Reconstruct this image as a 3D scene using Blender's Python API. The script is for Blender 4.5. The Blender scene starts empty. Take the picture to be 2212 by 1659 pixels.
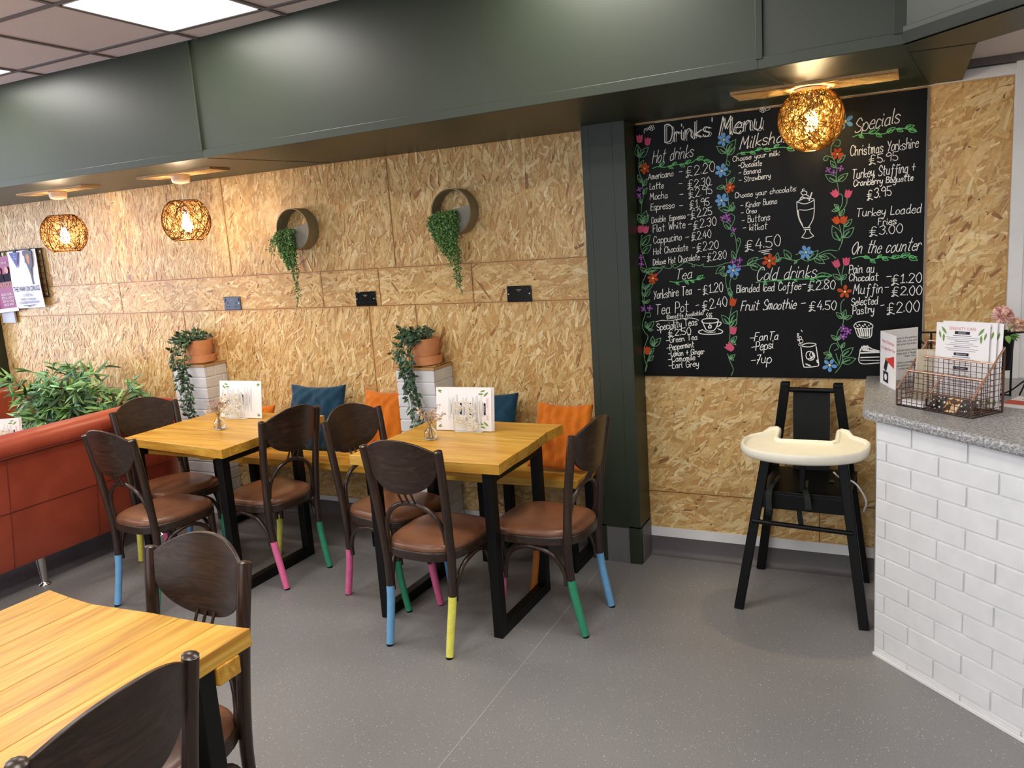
# A cafe corner: OSB wall, green bulkhead, chalkboard menu, bentwood chairs, brick counter.
import bpy, bmesh, math, random
from mathutils import Vector, Matrix
PI = math.pi
C = bpy.context.scene.collection
S = bpy.context.scene

# ---------------------------------------------------------------- camera, world, exposure
cam_d = bpy.data.cameras.new('camera')
cam_d.sensor_width = 36.0
cam_d.lens = 1740.0 / 2212.0 * 36.0
cam_d.clip_start = 0.05
cam = bpy.data.objects.new('camera', cam_d)
C.objects.link(cam)
_r, _f, _u = Vector((0.8944, 0.4421, -0.0677)), Vector((-0.4468, 0.8771, -0.1764)), Vector((-0.0186, 0.1881, 0.9820))
_f.normalize(); _r = (_r - _f * _r.dot(_f)).normalized(); _u = _r.cross(_f)
_m = Matrix((_r, _u, -_f)).transposed().to_4x4()
_m.translation = Vector((0, 0, 1.68))
cam.matrix_world = _m
S.camera = cam
w = bpy.data.worlds.new('daylight')
S.world = w
w.use_nodes = True
w.node_tree.nodes['Background'].inputs[0].default_value = (0.62, 0.78, 1.0, 1)
w.node_tree.nodes['Background'].inputs[1].default_value = 1.0
S.view_settings.view_transform = 'Standard'
S.view_settings.look = 'None'
S.view_settings.gamma = 1.0
S.view_settings.use_curve_mapping = False
S.view_settings.exposure = 0.68
S.cycles.max_bounces = 8
S.cycles.use_denoising = True
S.cycles.sample_clamp_indirect = 6.0
LED_POWER = 13.0
PENDANT_POWER = 300.0
GLOBE_POWER = 1700.0

def daylight(name, loc, size, power, col, aim):
    d = bpy.data.lights.new(name, 'AREA'); d.shape = 'RECTANGLE'; d.size, d.size_y = size; d.energy = power; d.color = col
    o = bpy.data.objects.new(name, d); C.objects.link(o); o.location = loc
    o.rotation_euler = (Vector(aim) - Vector(loc)).to_track_quat('-Z', 'Y').to_euler()
    return o
daylight('window_daylight', (-8.25, 1.6, 1.5), (3.0, 1.9), 90.0, (0.80, 0.84, 1.0), (-5, 2.2, 1.0))
daylight('window_daylight', (-2.5, -4.35, 1.5), (5.6, 2.0), 40.0, (0.96, 0.96, 1.0), (-2.5, 3, 1.0))

# ---------------------------------------------------------------- helpers
def srgb(r, g, b):
    f = lambda c: (c / 12.92 if c <= 0.04045 else ((c + 0.055) / 1.055) ** 2.4)
    return (f(r / 255), f(g / 255), f(b / 255), 1.0)

class N:
    """tiny node-tree builder"""
    def __init__(self, name):
        self.m = bpy.data.materials.new(name); self.m.use_nodes = True
        self.t = self.m.node_tree; self.b = self.t.nodes['Principled BSDF']; self.out = self.t.nodes['Material Output']
    def n(self, typ, **kw):
        x = self.t.nodes.new(typ)
        for k, v in kw.items():
            if k in ('ins',):
                for i, val in v.items(): x.inputs[i].default_value = val
            else: setattr(x, k, v)
        return x
    def l(self, a, b): self.t.links.new(a, b)
    def coords(self, scale=(1, 1, 1), rot=(0, 0, 0), kind='Object'):
        tc = self.n('ShaderNodeTexCoord'); mp = self.n('ShaderNodeMapping')
        mp.inputs['Scale'].default_value = scale; mp.inputs['Rotation'].default_value = rot
        self.l(tc.outputs[kind], mp.inputs['Vector']); return mp.outputs['Vector']
    def noise(self, vec, scale, detail=3.0, rough=0.5, dist=0.0):
        x = self.n('ShaderNodeTexNoise'); x.inputs['Scale'].default_value = scale; x.inputs['Detail'].default_value = detail
        x.inputs['Roughness'].default_value = rough; x.inputs['Distortion'].default_value = dist
        self.l(vec, x.inputs['Vector']); return x.outputs['Fac']
    def ramp(self, fac, stops):
        x = self.n('ShaderNodeValToRGB'); e = x.color_ramp.elements
        while len(e) < len(stops): e.new(0.5)
        for i, (p, c) in enumerate(stops): e[i].position = p; e[i].color = c if len(c) == 4 else (*c, 1)
        self.l(fac, x.inputs['Fac']); return x.outputs['Color']
    def mix(self, fac, a, b, mode='MIX'):
        x = self.n('ShaderNodeMix', data_type='RGBA', blend_type=mode)
        for sock, v in ((x.inputs[0], fac), (x.inputs[6], a), (x.inputs[7], b)):
            if hasattr(v, 'links'): self.l(v, sock)
            else: sock.default_value = v
        return x.outputs[2]
    def bump(self, h, strength=0.2, dist=0.002):
        x = self.n('ShaderNodeBump'); x.inputs['Strength'].default_value = strength; x.inputs['Distance'].default_value = dist
        self.l(h, x.inputs['Height']); self.l(x.outputs['Normal'], self.b.inputs['Normal'])
    def set(self, col=None, rough=None, metal=None, spec=None, **kw):
        if col is not None:
            if hasattr(col, 'links'): self.l(col, self.b.inputs['Base Color'])
            else: self.b.inputs['Base Color'].default_value = col
        if rough is not None: self.b.inputs['Roughness'].default_value = rough
        if metal is not None: self.b.inputs['Metallic'].default_value = metal
        if spec is not None: self.b.inputs['Specular IOR Level'].default_value = spec
        for k, v in kw.items(): self.b.inputs[k].default_value = v
        return self.m

def plain(name, col, rough=0.5, metal=0.0, spec=0.5, vary=0.06, scale=30.0, bump=0.0, **kw):
    """paint / plastic / metal with a faint procedural mottling"""
    k = N(name); v = k.coords()
    f = k.noise(v, scale, 2.0)
    lo = tuple(c * (1 - vary) for c in col[:3]) + (1,); hi = tuple(min(1, c * (1 + vary)) for c in col[:3]) + (1,)
    c = k.ramp(f, [(0.3, lo), (0.7, hi)])
    if bump: k.bump(k.noise(v, scale * 6, 2.0), bump, 0.001)
    return k.set(c, rough, metal, spec, **kw)

class MB:
    """collects shapes and links them as ONE mesh object"""
    def __init__(self): self.v = []; self.f = []; self.mi = []; self.col = []; self.has_col = False
    def add(self, vs, fs, m=0, col=None):
        o = len(self.v); self.v.extend([tuple(p) for p in vs])
        for f in fs:
            self.f.append(tuple(i + o for i in f)); self.mi.append(m); self.col.append(col or (1, 1, 1))
        if col: self.has_col = True
        return self
    def box(self, a, b, m=0, xf=None, col=None):
        (x0, y0, z0), (x1, y1, z1) = a, b
        vs = [Vector(p) for p in ((x0, y0, z0), (x1, y0, z0), (x1, y1, z0), (x0, y1, z0), (x0, y0, z1), (x1, y0, z1), (x1, y1, z1), (x0, y1, z1))]
        if xf: vs = [xf @ p for p in vs]
        return self.add(vs, [(3, 2, 1, 0), (4, 5, 6, 7), (0, 1, 5, 4), (1, 2, 6, 5), (2, 3, 7, 6), (3, 0, 4, 7)], m, col)
    def bar(self, p, q, wx, wy, m=0, up=(0, 1, 0)):
        """square section bar from p to q"""
        p, q = Vector(p), Vector(q); t = (q - p).normalized(); a = t.cross(Vector(up))
        if a.length < 1e-4: a = t.cross(Vector((1, 0, 0)))
        a.normalize(); b = a.cross(t); vs = []
        for c in (p, q):
            for sx, sy in ((-1, -1), (1, -1), (1, 1), (-1, 1)): vs.append(c + a * sx * wx / 2 + b * sy * wy / 2)
        return self.add(vs, [(3, 2, 1, 0), (4, 5, 6, 7), (0, 1, 5, 4), (1, 2, 6, 5), (2, 3, 7, 6), (3, 0, 4, 7)][::1], m)
    def tube(self, pts, r, n=8, m=0, closed=False, flat=1.0, col=None):
        pts = [Vector(p) for p in pts]; k = len(pts)
        rs = r if isinstance(r, (list, tuple)) else [r] * k
        def tan(i):
            a = pts[(i - 1) % k] if (closed or i) else pts[0]; b = pts[(i + 1) % k] if (closed or i < k - 1) else pts[-1]
            return (b - a).normalized()
        t0 = tan(0); a = t0.orthogonal().normalized(); vs = []
        for i in range(k):
            t = tan(i); a = (a - t * a.dot(t))
            a = a.normalized() if a.length > 1e-6 else t.orthogonal().normalized()
            b = t.cross(a)
            for j in range(n):
                g = 2 * PI * j / n
                vs.append(pts[i] + (a * math.cos(g) + b * math.sin(g) * flat) * rs[i])
        fs = []
        for i in range(k if closed else k - 1):
            i2 = (i + 1) % k
            for j in range(n): fs.append((i * n + j, i * n + (j + 1) % n, i2 * n + (j + 1) % n, i2 * n + j))
        if not closed: fs += [tuple(range(n))[::-1], tuple((k - 1) * n + j for j in range(n))]
        return self.add(vs, fs, m, col)
    def lathe(self, prof, n=24, c=(0, 0, 0), m=0, cap=True):
        vs = []; k = len(prof)
        for r, z in prof:
            for j in range(n):
                g = 2 * PI * j / n; vs.append((c[0] + r * math.cos(g), c[1] + r * math.sin(g), c[2] + z))
        fs = [(i * n + j, i * n + (j + 1) % n, (i + 1) * n + (j + 1) % n, (i + 1) * n + j) for i in range(k - 1) for j in range(n)]
        if cap: fs += [tuple(range(n))[::-1], tuple((k - 1) * n + j for j in range(n))]
        return self.add(vs, fs, m)
    def prism(self, poly, z0, z1, m=0, xf=None):
        k = len(poly); vs = [Vector((x, y, z0)) for x, y in poly] + [Vector((x, y, z1)) for x, y in poly]
        if xf: vs = [xf @ p for p in vs]
        return self.add(vs, [tuple(range(k))[::-1], tuple(range(k, 2 * k))] + [(i, (i + 1) % k, k + (i + 1) % k, k + i) for i in range(k)], m)
    def grid(self, fn, nu, nv, m=0, col=None):
        vs = [fn(i / nu, j / nv) for j in range(nv + 1) for i in range(nu + 1)]
        return self.add(vs, [(j * (nu + 1) + i, j * (nu + 1) + i + 1, (j + 1) * (nu + 1) + i + 1, (j + 1) * (nu + 1) + i) for j in range(nv) for i in range(nu)], m, col)
    def build(self, name, mats, parent=None, loc=None, smooth=35, bevel=0, segs=2, sub=0):
        me = bpy.data.meshes.new(name); me.from_pydata(self.v, [], self.f)
        for mt in (mats if isinstance(mats, (list, tuple)) else [mats]): me.materials.append(mt)
        me.polygons.foreach_set('material_index', self.mi)
        if self.has_col:
            at = me.color_attributes.new('Col', 'FLOAT_COLOR', 'CORNER'); buf = []
            for f, c in zip(self.f, self.col): buf.extend((c[0], c[1], c[2], 1.0) * len(f))
            at.data.foreach_set('color', buf)
        me.validate(); me.update()
        bm = bmesh.new(); bm.from_mesh(me); bmesh.ops.recalc_face_normals(bm, faces=bm.faces[:]); bm.to_mesh(me); bm.free()
        if smooth:
            me.shade_smooth()
            if smooth < 180: me.set_sharp_from_angle(angle=math.radians(smooth))
        o = bpy.data.objects.new(name, me); C.objects.link(o)
        if parent: o.parent = parent
        if loc is not None: o.location = loc
        if bevel:
            b = o.modifiers.new('bevel', 'BEVEL'); b.width = bevel; b.segments = segs; b.limit_method = 'ANGLE'; b.angle_limit = math.radians(40)
            b.harden_normals = False
        if sub:
            s = o.modifiers.new('subd', 'SUBSURF'); s.levels = sub; s.render_levels = sub
        return o

def tag(o, label=None, cat=None, group=None, kind=None):
    if label: o['label'] = label
    if cat: o['category'] = cat
    if group: o['group'] = group
    if kind: o['kind'] = kind
    return o
def thing(name, label, cat, loc=(0, 0, 0), rz=0.0, group=None):
    o = bpy.data.objects.new(name, None); C.objects.link(o); o.empty_display_size = 0.1
    o.location = loc; o.rotation_euler = (0, 0, rz)
    return tag(o, label, cat, group)
def struct(o): o['kind'] = 'structure'; return o

def cr(pts, sub=6, closed=False):
    """Catmull-Rom through points (any dimension)"""
    P = [Vector(p) for p in pts]; k = len(P); out = []
    if k < 3: return P
    rng = range(k) if closed else range(k - 1)
    for i in rng:
        p1, p2 = P[i], P[(i + 1) % k]
        p0 = P[i - 1] if (i or closed) else p1 * 2 - p2
        p3 = P[(i + 2) % k] if (closed or i + 2 < k) else p2 * 2 - p1
        for s in range(sub):
            t = s / sub
            out.append(0.5 * ((2 * p1) + (p2 - p0) * t + (2 * p0 - 5 * p1 + 4 * p2 - p3) * t * t + (3 * p1 - p0 - 3 * p2 + p3) * t ** 3))
    if not closed: out.append(P[-1])
    return out

def text_geo(s, size, align='CENTER', space=1.0):
    """built-in font as flat mesh data (x right, y up)"""
    cu = bpy.data.curves.new('t', 'FONT'); cu.body = s; cu.size = size; cu.align_x = align; cu.resolution_u = 2; cu.space_character = space
    ob = bpy.data.objects.new('t', cu); C.objects.link(ob)
    dg = bpy.context.evaluated_depsgraph_get(); me = bpy.data.meshes.new_from_object(ob.evaluated_get(dg))
    vs = [v.co.copy() for v in me.vertices]; fs = [tuple(p.vertices) for p in me.polygons]
    bpy.data.objects.remove(ob); bpy.data.curves.remove(cu); bpy.data.meshes.remove(me)
    return vs, fs
def put_text(mb, s, size, xf, m=0, align='CENTER', sx=1.0):
    vs, fs = text_geo(s, size, align)
    if vs: mb.add([xf @ Vector((v.x * sx, v.y, 0)) for v in vs], fs, m)
def frame(o, ux, uy):
    """matrix placing a local x/y drawing plane in space"""
    ux, uy = Vector(ux).normalized(), Vector(uy).normalized(); n = ux.cross(uy)
    m = Matrix((ux, uy, n)).transposed().to_4x4(); m.translation = Vector(o); return m

# ---------------------------------------------------------------- materials
def mat_osb():
    k = N('osb'); a = k.n('ShaderNodeAttribute', attribute_name='Col')
    v = k.coords((1, 1, 1)); f = k.noise(v, 90, 4, 0.65, 0.8); g = k.noise(v, 2.0, 2)
    c = k.mix(1.0, a.outputs['Color'], k.ramp(f, [(0.25, (0.80, 0.75, 0.68, 1)), (0.7, (1.06, 1.05, 1.03, 1))]), 'MULTIPLY')
    c = k.mix(1.0, c, k.ramp(g, [(0.3, (0.93, 0.92, 0.9, 1)), (0.7, (1.05, 1.05, 1.05, 1))]), 'MULTIPLY')
    k.bump(f, 0.25, 0.002)
    return k.set(c, 0.38, 0, 0.4)
def mat_wood(name, axis, lo, mid, hi, rough=0.35, scale=1.0, attr=True, spec=0.5):
    k = N(name); sc = [16.0 * scale] * 3; sc[axis] = 1.1 * scale
    v = k.coords(tuple(sc)); f = k.noise(v, 1.6, 5, 0.6, 1.2)
    sc2 = [70.0 * scale] * 3; sc2[axis] = 2.5 * scale; g = k.noise(k.coords(tuple(sc2)), 1.5, 2, 0.5, 0.3)
    c = k.ramp(f, [(0.28, lo), (0.5, mid), (0.72, hi)])
    c = k.mix(1.0, c, k.ramp(g, [(0.3, (0.86, 0.82, 0.76, 1)), (0.62, (1.03, 1.03, 1.03, 1))]), 'MULTIPLY')
    if attr:
        a = k.n('ShaderNodeAttribute', attribute_name='Col'); c = k.mix(1.0, c, a.outputs['Color'], 'MULTIPLY')
    k.bump(g, 0.12, 0.001)
    return k.set(c, rough, 0, spec)
def mat_floor():
    k = N('floor_vinyl'); v = k.coords()
    base = k.ramp(k.noise(v, 1.1, 3), [(0.3, srgb(126, 124, 124)), (0.7, srgb(134, 132, 132))])
    mott = k.ramp(k.noise(v, 160, 3, 0.6), [(0.35, (0.86, 0.86, 0.86, 1)), (0.65, (1.08, 1.08, 1.08, 1))])
    c = k.mix(1.0, base, mott, 'MULTIPLY')
    for sc, th, colr in ((95, 0.16, srgb(205, 202, 196)), (150, 0.12, srgb(70, 68, 66)), (60, 0.09, srgb(222, 220, 214))):
        vo = k.n('ShaderNodeTexVoronoi'); vo.inputs['Scale'].default_value = sc; k.l(v, vo.inputs['Vector'])
        wn = k.n('ShaderNodeTexWhiteNoise'); k.l(vo.outputs['Position'], wn.inputs['Vector'])
        r = k.n('ShaderNodeMath', operation='LESS_THAN'); k.l(vo.outputs['Distance'], r.inputs[0]); r.inputs[1].default_value = th
        s = k.n('ShaderNodeMath', operation='GREATER_THAN'); k.l(wn.outputs['Value'], s.inputs[0]); s.inputs[1].default_value = 0.72
        q = k.n('ShaderNodeMath', operation='MULTIPLY'); k.l(r.outputs[0], q.inputs[0]); k.l(s.outputs[0], q.inputs[1])
        c = k.mix(q.outputs[0], c, colr)
    k.bump(k.noise(v, 400, 2), 0.06, 0.001)
    return k.set(c, 0.42, 0, 0.45)
def mat_granite():
    k = N('granite_laminate'); v = k.coords()
    c = k.ramp(k.noise(v, 140, 5, 0.75, 0.6), [(0.36, srgb(84, 84, 86)), (0.5, srgb(142, 141, 141)), (0.62, srgb(196, 194, 190))])
    return k.set(c, 0.34, 0, 0.5)
def mat_leather(name, col, col2, rough=0.38, scale=6.0):
    k = N(name); v = k.coords(); c = k.ramp(k.noise(v, scale, 4, 0.6, 0.4), [(0.3, col), (0.7, col2)])
    vo = k.n('ShaderNodeTexVoronoi'); vo.inputs['Scale'].default_value = 260; k.l(v, vo.inputs['Vector'])
    k.bump(vo.outputs['Distance'], 0.10, 0.001); return k.set(c, rough, 0, 0.5)
def mat_velvet(name, col, col2):
    k = N(name); v = k.coords(); c = k.ramp(k.noise(v, 9, 4, 0.6, 0.8), [(0.32, col), (0.68, col2)])
    k.b.inputs['Sheen Weight'].default_value = 0.35; k.b.inputs['Sheen Roughness'].default_value = 0.4
    k.bump(k.noise(v, 220, 2), 0.1, 0.001); return k.set(c, 0.8, 0, 0.2)
def mat_leaf(name, lo, hi, rough=0.45):
    k = N(name); a = k.n('ShaderNodeAttribute', attribute_name='Col')
    c = k.mix(1.0, a.outputs['Color'], k.ramp(k.noise(k.coords(), 40, 2), [(0.3, lo), (0.7, hi)]), 'MULTIPLY')
    k.b.inputs['Subsurface Weight'].default_value = 0.0
    return k.set(c, rough, 0, 0.4)
def mat_emit(name, col, strength):
    k = N(name); k.set((0.8, 0.8, 0.8, 1), 0.5)
    k.b.inputs['Emission Color'].default_value = col; k.b.inputs['Emission Strength'].default_value = strength; return k.m
def mat_glass(name):
    k = N(name); return k.set((0.97, 0.98, 0.98, 1), 0.02, 0, 0.5, **{'Transmission Weight': 1.0, 'IOR': 1.45})
def mat_strand(name, col, trans):
    k = N(name); d = k.n('ShaderNodeBsdfDiffuse'); t = k.n('ShaderNodeBsdfTranslucent'); mx = k.n('ShaderNodeMixShader')
    c = k.ramp(k.noise(k.coords(), 60, 2), [(0.3, tuple(x * .8 for x in col[:3]) + (1,)), (0.7, col)])
    k.l(c, d.inputs['Color']); k.l(c, t.inputs['Color']); mx.inputs[0].default_value = trans
    k.l(d.outputs[0], mx.inputs[1]); k.l(t.outputs[0], mx.inputs[2]); k.l(mx.outputs[0], k.out.inputs['Surface']); return k.m

OSB = mat_osb()
GREEN = plain('dark_green_paint', srgb(41, 48, 35), 0.42, 0, 0.42, 0.05, 3.0, 0.03)
FLOOR = mat_floor()
VINYL = plain('charcoal_vinyl_skirting', srgb(90, 85, 85), 0.45, 0, 0.4, 0.05, 60)
WHITE = plain('white_paint', srgb(226, 226, 226), 0.5, 0, 0.4, 0.03, 8, 0.02)
BRICK = plain('white_painted_brick', srgb(220, 220, 221), 0.45, 0, 0.4, 0.04, 14, 0.25)
TILE_CEIL = plain('ceiling_tile', srgb(214, 203, 197), 0.9, 0, 0.1, 0.03, 120, 0.1)
GRIDM = plain('ceiling_grid_metal', srgb(112, 104, 102), 0.6, 0, 0.3)
WALLP = plain('room_wall_paint', srgb(170, 168, 160), 0.7, 0, 0.2)
WOODX = mat_wood('honey_oak_along_x', 0, srgb(176, 120, 34), srgb(206, 154, 54), srgb(222, 178, 84))
WOODY = mat_wood('honey_oak_along_y', 1, srgb(176, 120, 34), srgb(206, 154, 54), srgb(222, 178, 84))
WALNUT = mat_wood('dark_walnut_stain', 0, srgb(34, 22, 16), srgb(50, 35, 26), srgb(70, 50, 38), 0.32, 2.2, False)
WALNUTZ = mat_wood('dark_walnut_stain_upright', 2, srgb(32, 21, 16), srgb(52, 36, 28), srgb(68, 48, 37), 0.28, 2.0, False)
SEATM = mat_leather('brown_seat_leather', srgb(104, 66, 46), srgb(136, 90, 64), 0.32)
REDM = mat_leather('red_sofa_leather', srgb(150, 60, 40), srgb(174, 78, 54), 0.38, 3.0)
BLACKM = plain('black_metal', srgb(8, 8, 8), 0.45, 0.0, 0.25, 0.1)
BLACKW = plain('black_painted_wood', srgb(6, 6, 6), 0.42, 0, 0.22, 0.1)
CHROME = plain('brushed_chrome', (0.62, 0.6, 0.58, 1), 0.25, 1.0, 0.5, 0.04)
CREAM = plain('cream_plastic', srgb(232, 228, 212), 0.38, 0, 0.5, 0.02)
PAPER = plain('white_paper', srgb(236, 233, 232), 0.6, 0, 0.3, 0.01)
INK = plain('grey_ink', srgb(130, 130, 140), 0.8, 0, 0.2)
INKD = plain('navy_ink', srgb(38, 38, 52), 0.8, 0, 0.2)
PINKINK = plain('pink_ink', srgb(226, 140, 146), 0.8, 0, 0.2)
GREENINK = plain('leaf_green_ink', srgb(120, 150, 80), 0.8, 0, 0.2)
TERRA = plain('terracotta', srgb(212, 146, 100), 0.75, 0, 0.2, 0.08, 20, 0.1)
LEAFD = mat_leaf('dark_vine_leaf', (0.7, 0.7, 0.7, 1), (1.15, 1.15, 1.15, 1))
GLASS = mat_glass('clear_glass')
GREYW = plain('grey_washed_wood', srgb(142, 132, 106), 0.6, 0, 0.3, 0.12, 30)
GREYP = plain('grey_planter_face', srgb(138, 136, 124), 0.6, 0, 0.3, 0.05, 30)
PAINTS = {n: plain(n + '_chair_paint', srgb(*c), 0.5, 0, 0.4, 0.08, 40) for n, c in
          dict(blue=(112, 170, 216), pink=(226, 108, 156), yellow=(234, 228, 104), green=(52, 146, 108), orange=(190, 112, 44)).items()}

# ---------------------------------------------------------------- room shell
W = 3.906                    # plane of the OSB wall
ZS, ZC = 2.188, 2.741        # bulkhead soffit, suspended ceiling
rnd = random.Random(7)
m = MB(); m.box((-8.4, -4.5, -0.06), (3.2, 4.1, 0.0)); struct(m.build('floor', FLOOR, smooth=0))
m = MB()
m.bar((-1.418, 3.70, 0.0004), (-1.345, 1.2, 0.0004), 0.006, 0.001, up=(0, 0, 1)); m.bar((-1.345, 1.2, 0.0004), (-1.30, -1.0, 0.0004), 0.006, 0.001, up=(0, 0, 1))
struct(m.build('floor_seam', plain('floor_weld_seam', srgb(150, 147, 143), 0.5), smooth=0))

def flakes(mb, x0, x1, z0, z1, ang, y, rn, dens=2.6, seam=True):
    """strand board: layered wood flakes, each with its own colour and grain tilt"""
    pal = [(213, 181, 123), (205, 171, 111), (219, 191, 136), (197, 160, 102), (209, 175, 117), (228, 206, 158), (190, 150, 93), (203, 166, 108), (215, 185, 128), (223, 197, 144)]
    mb.add([(x0, y, z0), (x1, y, z0), (x1, y, z1), (x0, y, z1)], [(0, 1, 2, 3)], 0, srgb(206, 160, 100)[:3])
    n = int((x1 - x0) * (z1 - z0) * dens / 0.0012)
    for i in range(n):
        big = rn.random()
        ln = rn.uniform(.03, .08) if big < .68 else rn.uniform(.07, .17); wd = ln * rn.uniform(.09, .30); wd = max(.004, min(wd, .036))
        a = math.radians(ang + rn.gauss(0, 30)); cx, cz = rn.uniform(x0, x1), rn.uniform(z0, z1); ca, sa = math.cos(a), math.sin(a)
        ex, ez = abs(ca) * ln / 2 + abs(sa) * wd / 2, abs(sa) * ln / 2 + abs(ca) * wd / 2
        if 2 * ex > x1 - x0 or 2 * ez > z1 - z0: continue
        cx = min(max(cx, x0 + ex), x1 - ex); cz = min(max(cz, z0 + ez), z1 - ez)
        pts = [(-.5, -.5 * rn.uniform(.3, 1)), (rn.uniform(.25, .5), -.5), (.5, .5 * rn.uniform(-.4, 1)), (rn.uniform(-.5, -.2), .5)]
        h = rn.uniform(.0006, .0034) - (0.0012 if big > .62 else 0)
        h = max(.0005, h); tl = rn.uniform(-.0004, .0004)
        c = srgb(*rn.choice(pal)); k = rn.uniform(1.02, 1.24)
        if rn.random() < .014: c = srgb(150, 104, 62)
        elif rn.random() < .012: c = srgb(70, 46, 32); ln *= .22; wd = min(wd, .006)
        vs = [(cx + (u * ln * ca - v * wd * sa), y - h + tl * u * 2, cz + (u * ln * sa + v * wd * ca)) for u, v in pts]
        mb.add(vs, [(0, 1, 2, 3)], 0, tuple(q * k for q in c[:3]))
OSBX0 = -6.50
rows = [(0.132, 0.344, 8), (0.344, 1.349, 68), (1.349, 1.566, 5), (1.566, 2.192, 82)]
cuts = {0: [-1.216, -.394, .335], 1: [OSBX0, -4.45, -2.905, -2.577, -1.445], 2: [OSBX0, -5.05, -3.24, -2.815, -2.19, -1.445], 3: [OSBX0, -3.962, -2.687, -1.445]}
m = MB(); lines = []
for r, (z0, z1, ang) in enumerate(rows):
    cs = [OSBX0, -4.4, -2.4, -1.445] if r == 0 else cuts[r]
    for a, b in zip(cs, cs[1:]):
        flakes(m, a + .0012, b - .0012, z0 + .0012, z1 - .0012, ang + rnd.uniform(-6, 6), W, rnd)
for a, b, z0, z1, ang in ((-1.235, -.394, .132, .344, 12), (-.394, .335, .150, .344, 12), (-1.235, .03, .344, 1.0, 35), (.03, .335, .344, 2.185, 48), (-1.235, .03, 2.13, 2.1865, 0)):
    flakes(m, a + .001, b - .001, z0, z1, ang, W, rnd)
struct(m.build('wall_back', OSB, smooth=0))
DARKGAP = plain('shadow_gap_backing', srgb(112, 82, 54), 0.9)  # brown of the thin strips that mark the OSB panel seams
m = MB(); m.box((-8.4, W + .002, 0), (3.2, W + .15, 2.8)); struct(m.build('wall_back_masonry', WHITE, smooth=0))
m = MB()
for (z0, z1, _), r in zip(rows, range(4)):
    if r: m.box((OSBX0, W - .0016, z0 - .0008), (-1.445, W + .001, z0 + .0010))
    if r:
        for x in cuts[r][1:-1]: m.box((x - .0008, W - .0016, z0), (x + .0008, W + .001, z1))
m.box((-1.235, W - .0016, .3426), (.05, W + .001, .3456)); m.box((-.3955, W - .0016, .15), (-.3925, W + .001, .344))
struct(m.build('trim_1', DARKGAP, smooth=0))
# white casing on the right, sill above OSB, skirtings
m = MB(); m.box((.335, W - .03, 0), (.385, W + .002, 2.26)); m.box((.05, W - .02, 2.186), (.36, W + .001, 2.228)); m.box((.385, W - .018, 0), (.42, W + .002, 2.26))
struct(m.build('trim_2', WHITE, smooth=0, bevel=.003))
m = MB(); m.box((.036, W - .035, 2.232), (1.2, W + .001, 2.262)); struct(m.build('trim_3', GRIDM, smooth=0))
m = MB(); m.box((-1.235, W - .006, .10), (.1, W + .001, .15)); struct(m.build('trim_4', WHITE, smooth=0))
def skirting(name, x0, x1):
    m = MB(); prof = [(0, .102), (-.004, .102), (-.005, .03), (-.012, .012), (-.03, .002), (-.03, 0), (0, 0)]
    m.prism([(W + p[0] - .001, p[1]) for p in prof], x0, x1, 0, Matrix(((0, 0, 1, 0), (1, 0, 0, 0), (0, 1, 0, 0), (0, 0, 0, 1))))
    return struct(m.build(name, VINYL, smooth=40))
skirting('baseboard_back', -1.23, .1); skirting('baseboard_left', OSBX0, -1.45)

# other walls of the room, with the shop windows that let the daylight in
def wall_with_hole(name, axis, at, u0, u1, z1, hole):
    m = MB(); a, b, c, d = hole
    for (p0, p1, q0, q1) in ((u0, a, 0, z1), (b, u1, 0, z1), (a, b, 0, c), (a, b, d, z1)):
        if axis == 'x': m.box((at - .1, p0, q0), (at, p1, q1))
        else: m.box((p0, at - .1, q0), (p1, at, q1))
    return struct(m.build(name, WALLP, smooth=0))
wall_with_hole('wall_left', 'x', -8.0, -4.2, 4.06, 2.8, (0.1, 3.1, .55, 2.45))
wall_with_hole('wall_front', 'y', -4.1, -8.1, 3.1, 2.8, (-5.3, .3, .5, 2.5))
m = MB(); m.box((3.0, -4.2, 0), (3.1, 4.06, 2.8)); struct(m.build('wall_right', WALLP, smooth=0))
FRAME_W = plain('window_frame_paint', srgb(60, 64, 62), 0.4)
def window(name, axis, at, a, b, c, d, n):
    m = MB()
    def bx(p0, p1, q0, q1, t=.05):
        if axis == 'x': m.box((at - .08, p0, q0), (at - .08 + t, p1, q1))
        else: m.box((p0, at - .08, q0), (p1, at - .08 + t, q1))
    bx(a, b, c, c + .05); bx(a, b, d - .05, d)
    for i in range(n + 1):
        u = a + (b - a - .05) * i / n; bx(u, u + .05, c, d)
    o = struct(m.build(name, FRAME_W, smooth=0)); return o
window('window_1', 'x', -8.0, .1, 3.1, .55, 2.45, 3); window('window_2', 'y', -4.1, -5.3, .3, .5, 2.5, 5)
m = MB(); m.box((-6.95, 3.80, 0), (-6.485, W - .004, ZS)); struct(m.build('trim_5', GREEN, smooth=0, bevel=.004))

# bulkhead over the wall with its diagonal return above the counter
d1 = Vector((.69, -.724)); d2 = Vector((.724, .69))
P0 = Vector((-.05, 2.90)); P1 = P0 + d1 * 2.2; P2 = P1 + d2 * .262; Q0 = Vector((.157, 3.069))
front = [(-8.0, 3.05), (-3.215, 3.082), (-.49, 2.955), (-.05, 2.90)]
poly = front + [tuple(P1), tuple(P2), tuple(Q0), (.15, W), (-8.0, W)]
m = MB(); m.prism(poly, ZS, ZC + .02)
struct(m.build('bulkhead', GREEN, smooth=0))
m = MB()                      # raised paint-lined trims on the bulkhead face
for a, b in zip(front + [tuple(P1)], front[1:] + [tuple(P1)]):
    if a == b: continue
    a, b = Vector(a), Vector(b); t = (b - a).normalized(); n = Vector((t.y, -t.x))
    q = [a + n * .007, b + n * .007, b - n * .01, a - n * .01]; m.prism([tuple(p) for p in q], ZS - .002, ZS + .036)
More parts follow.
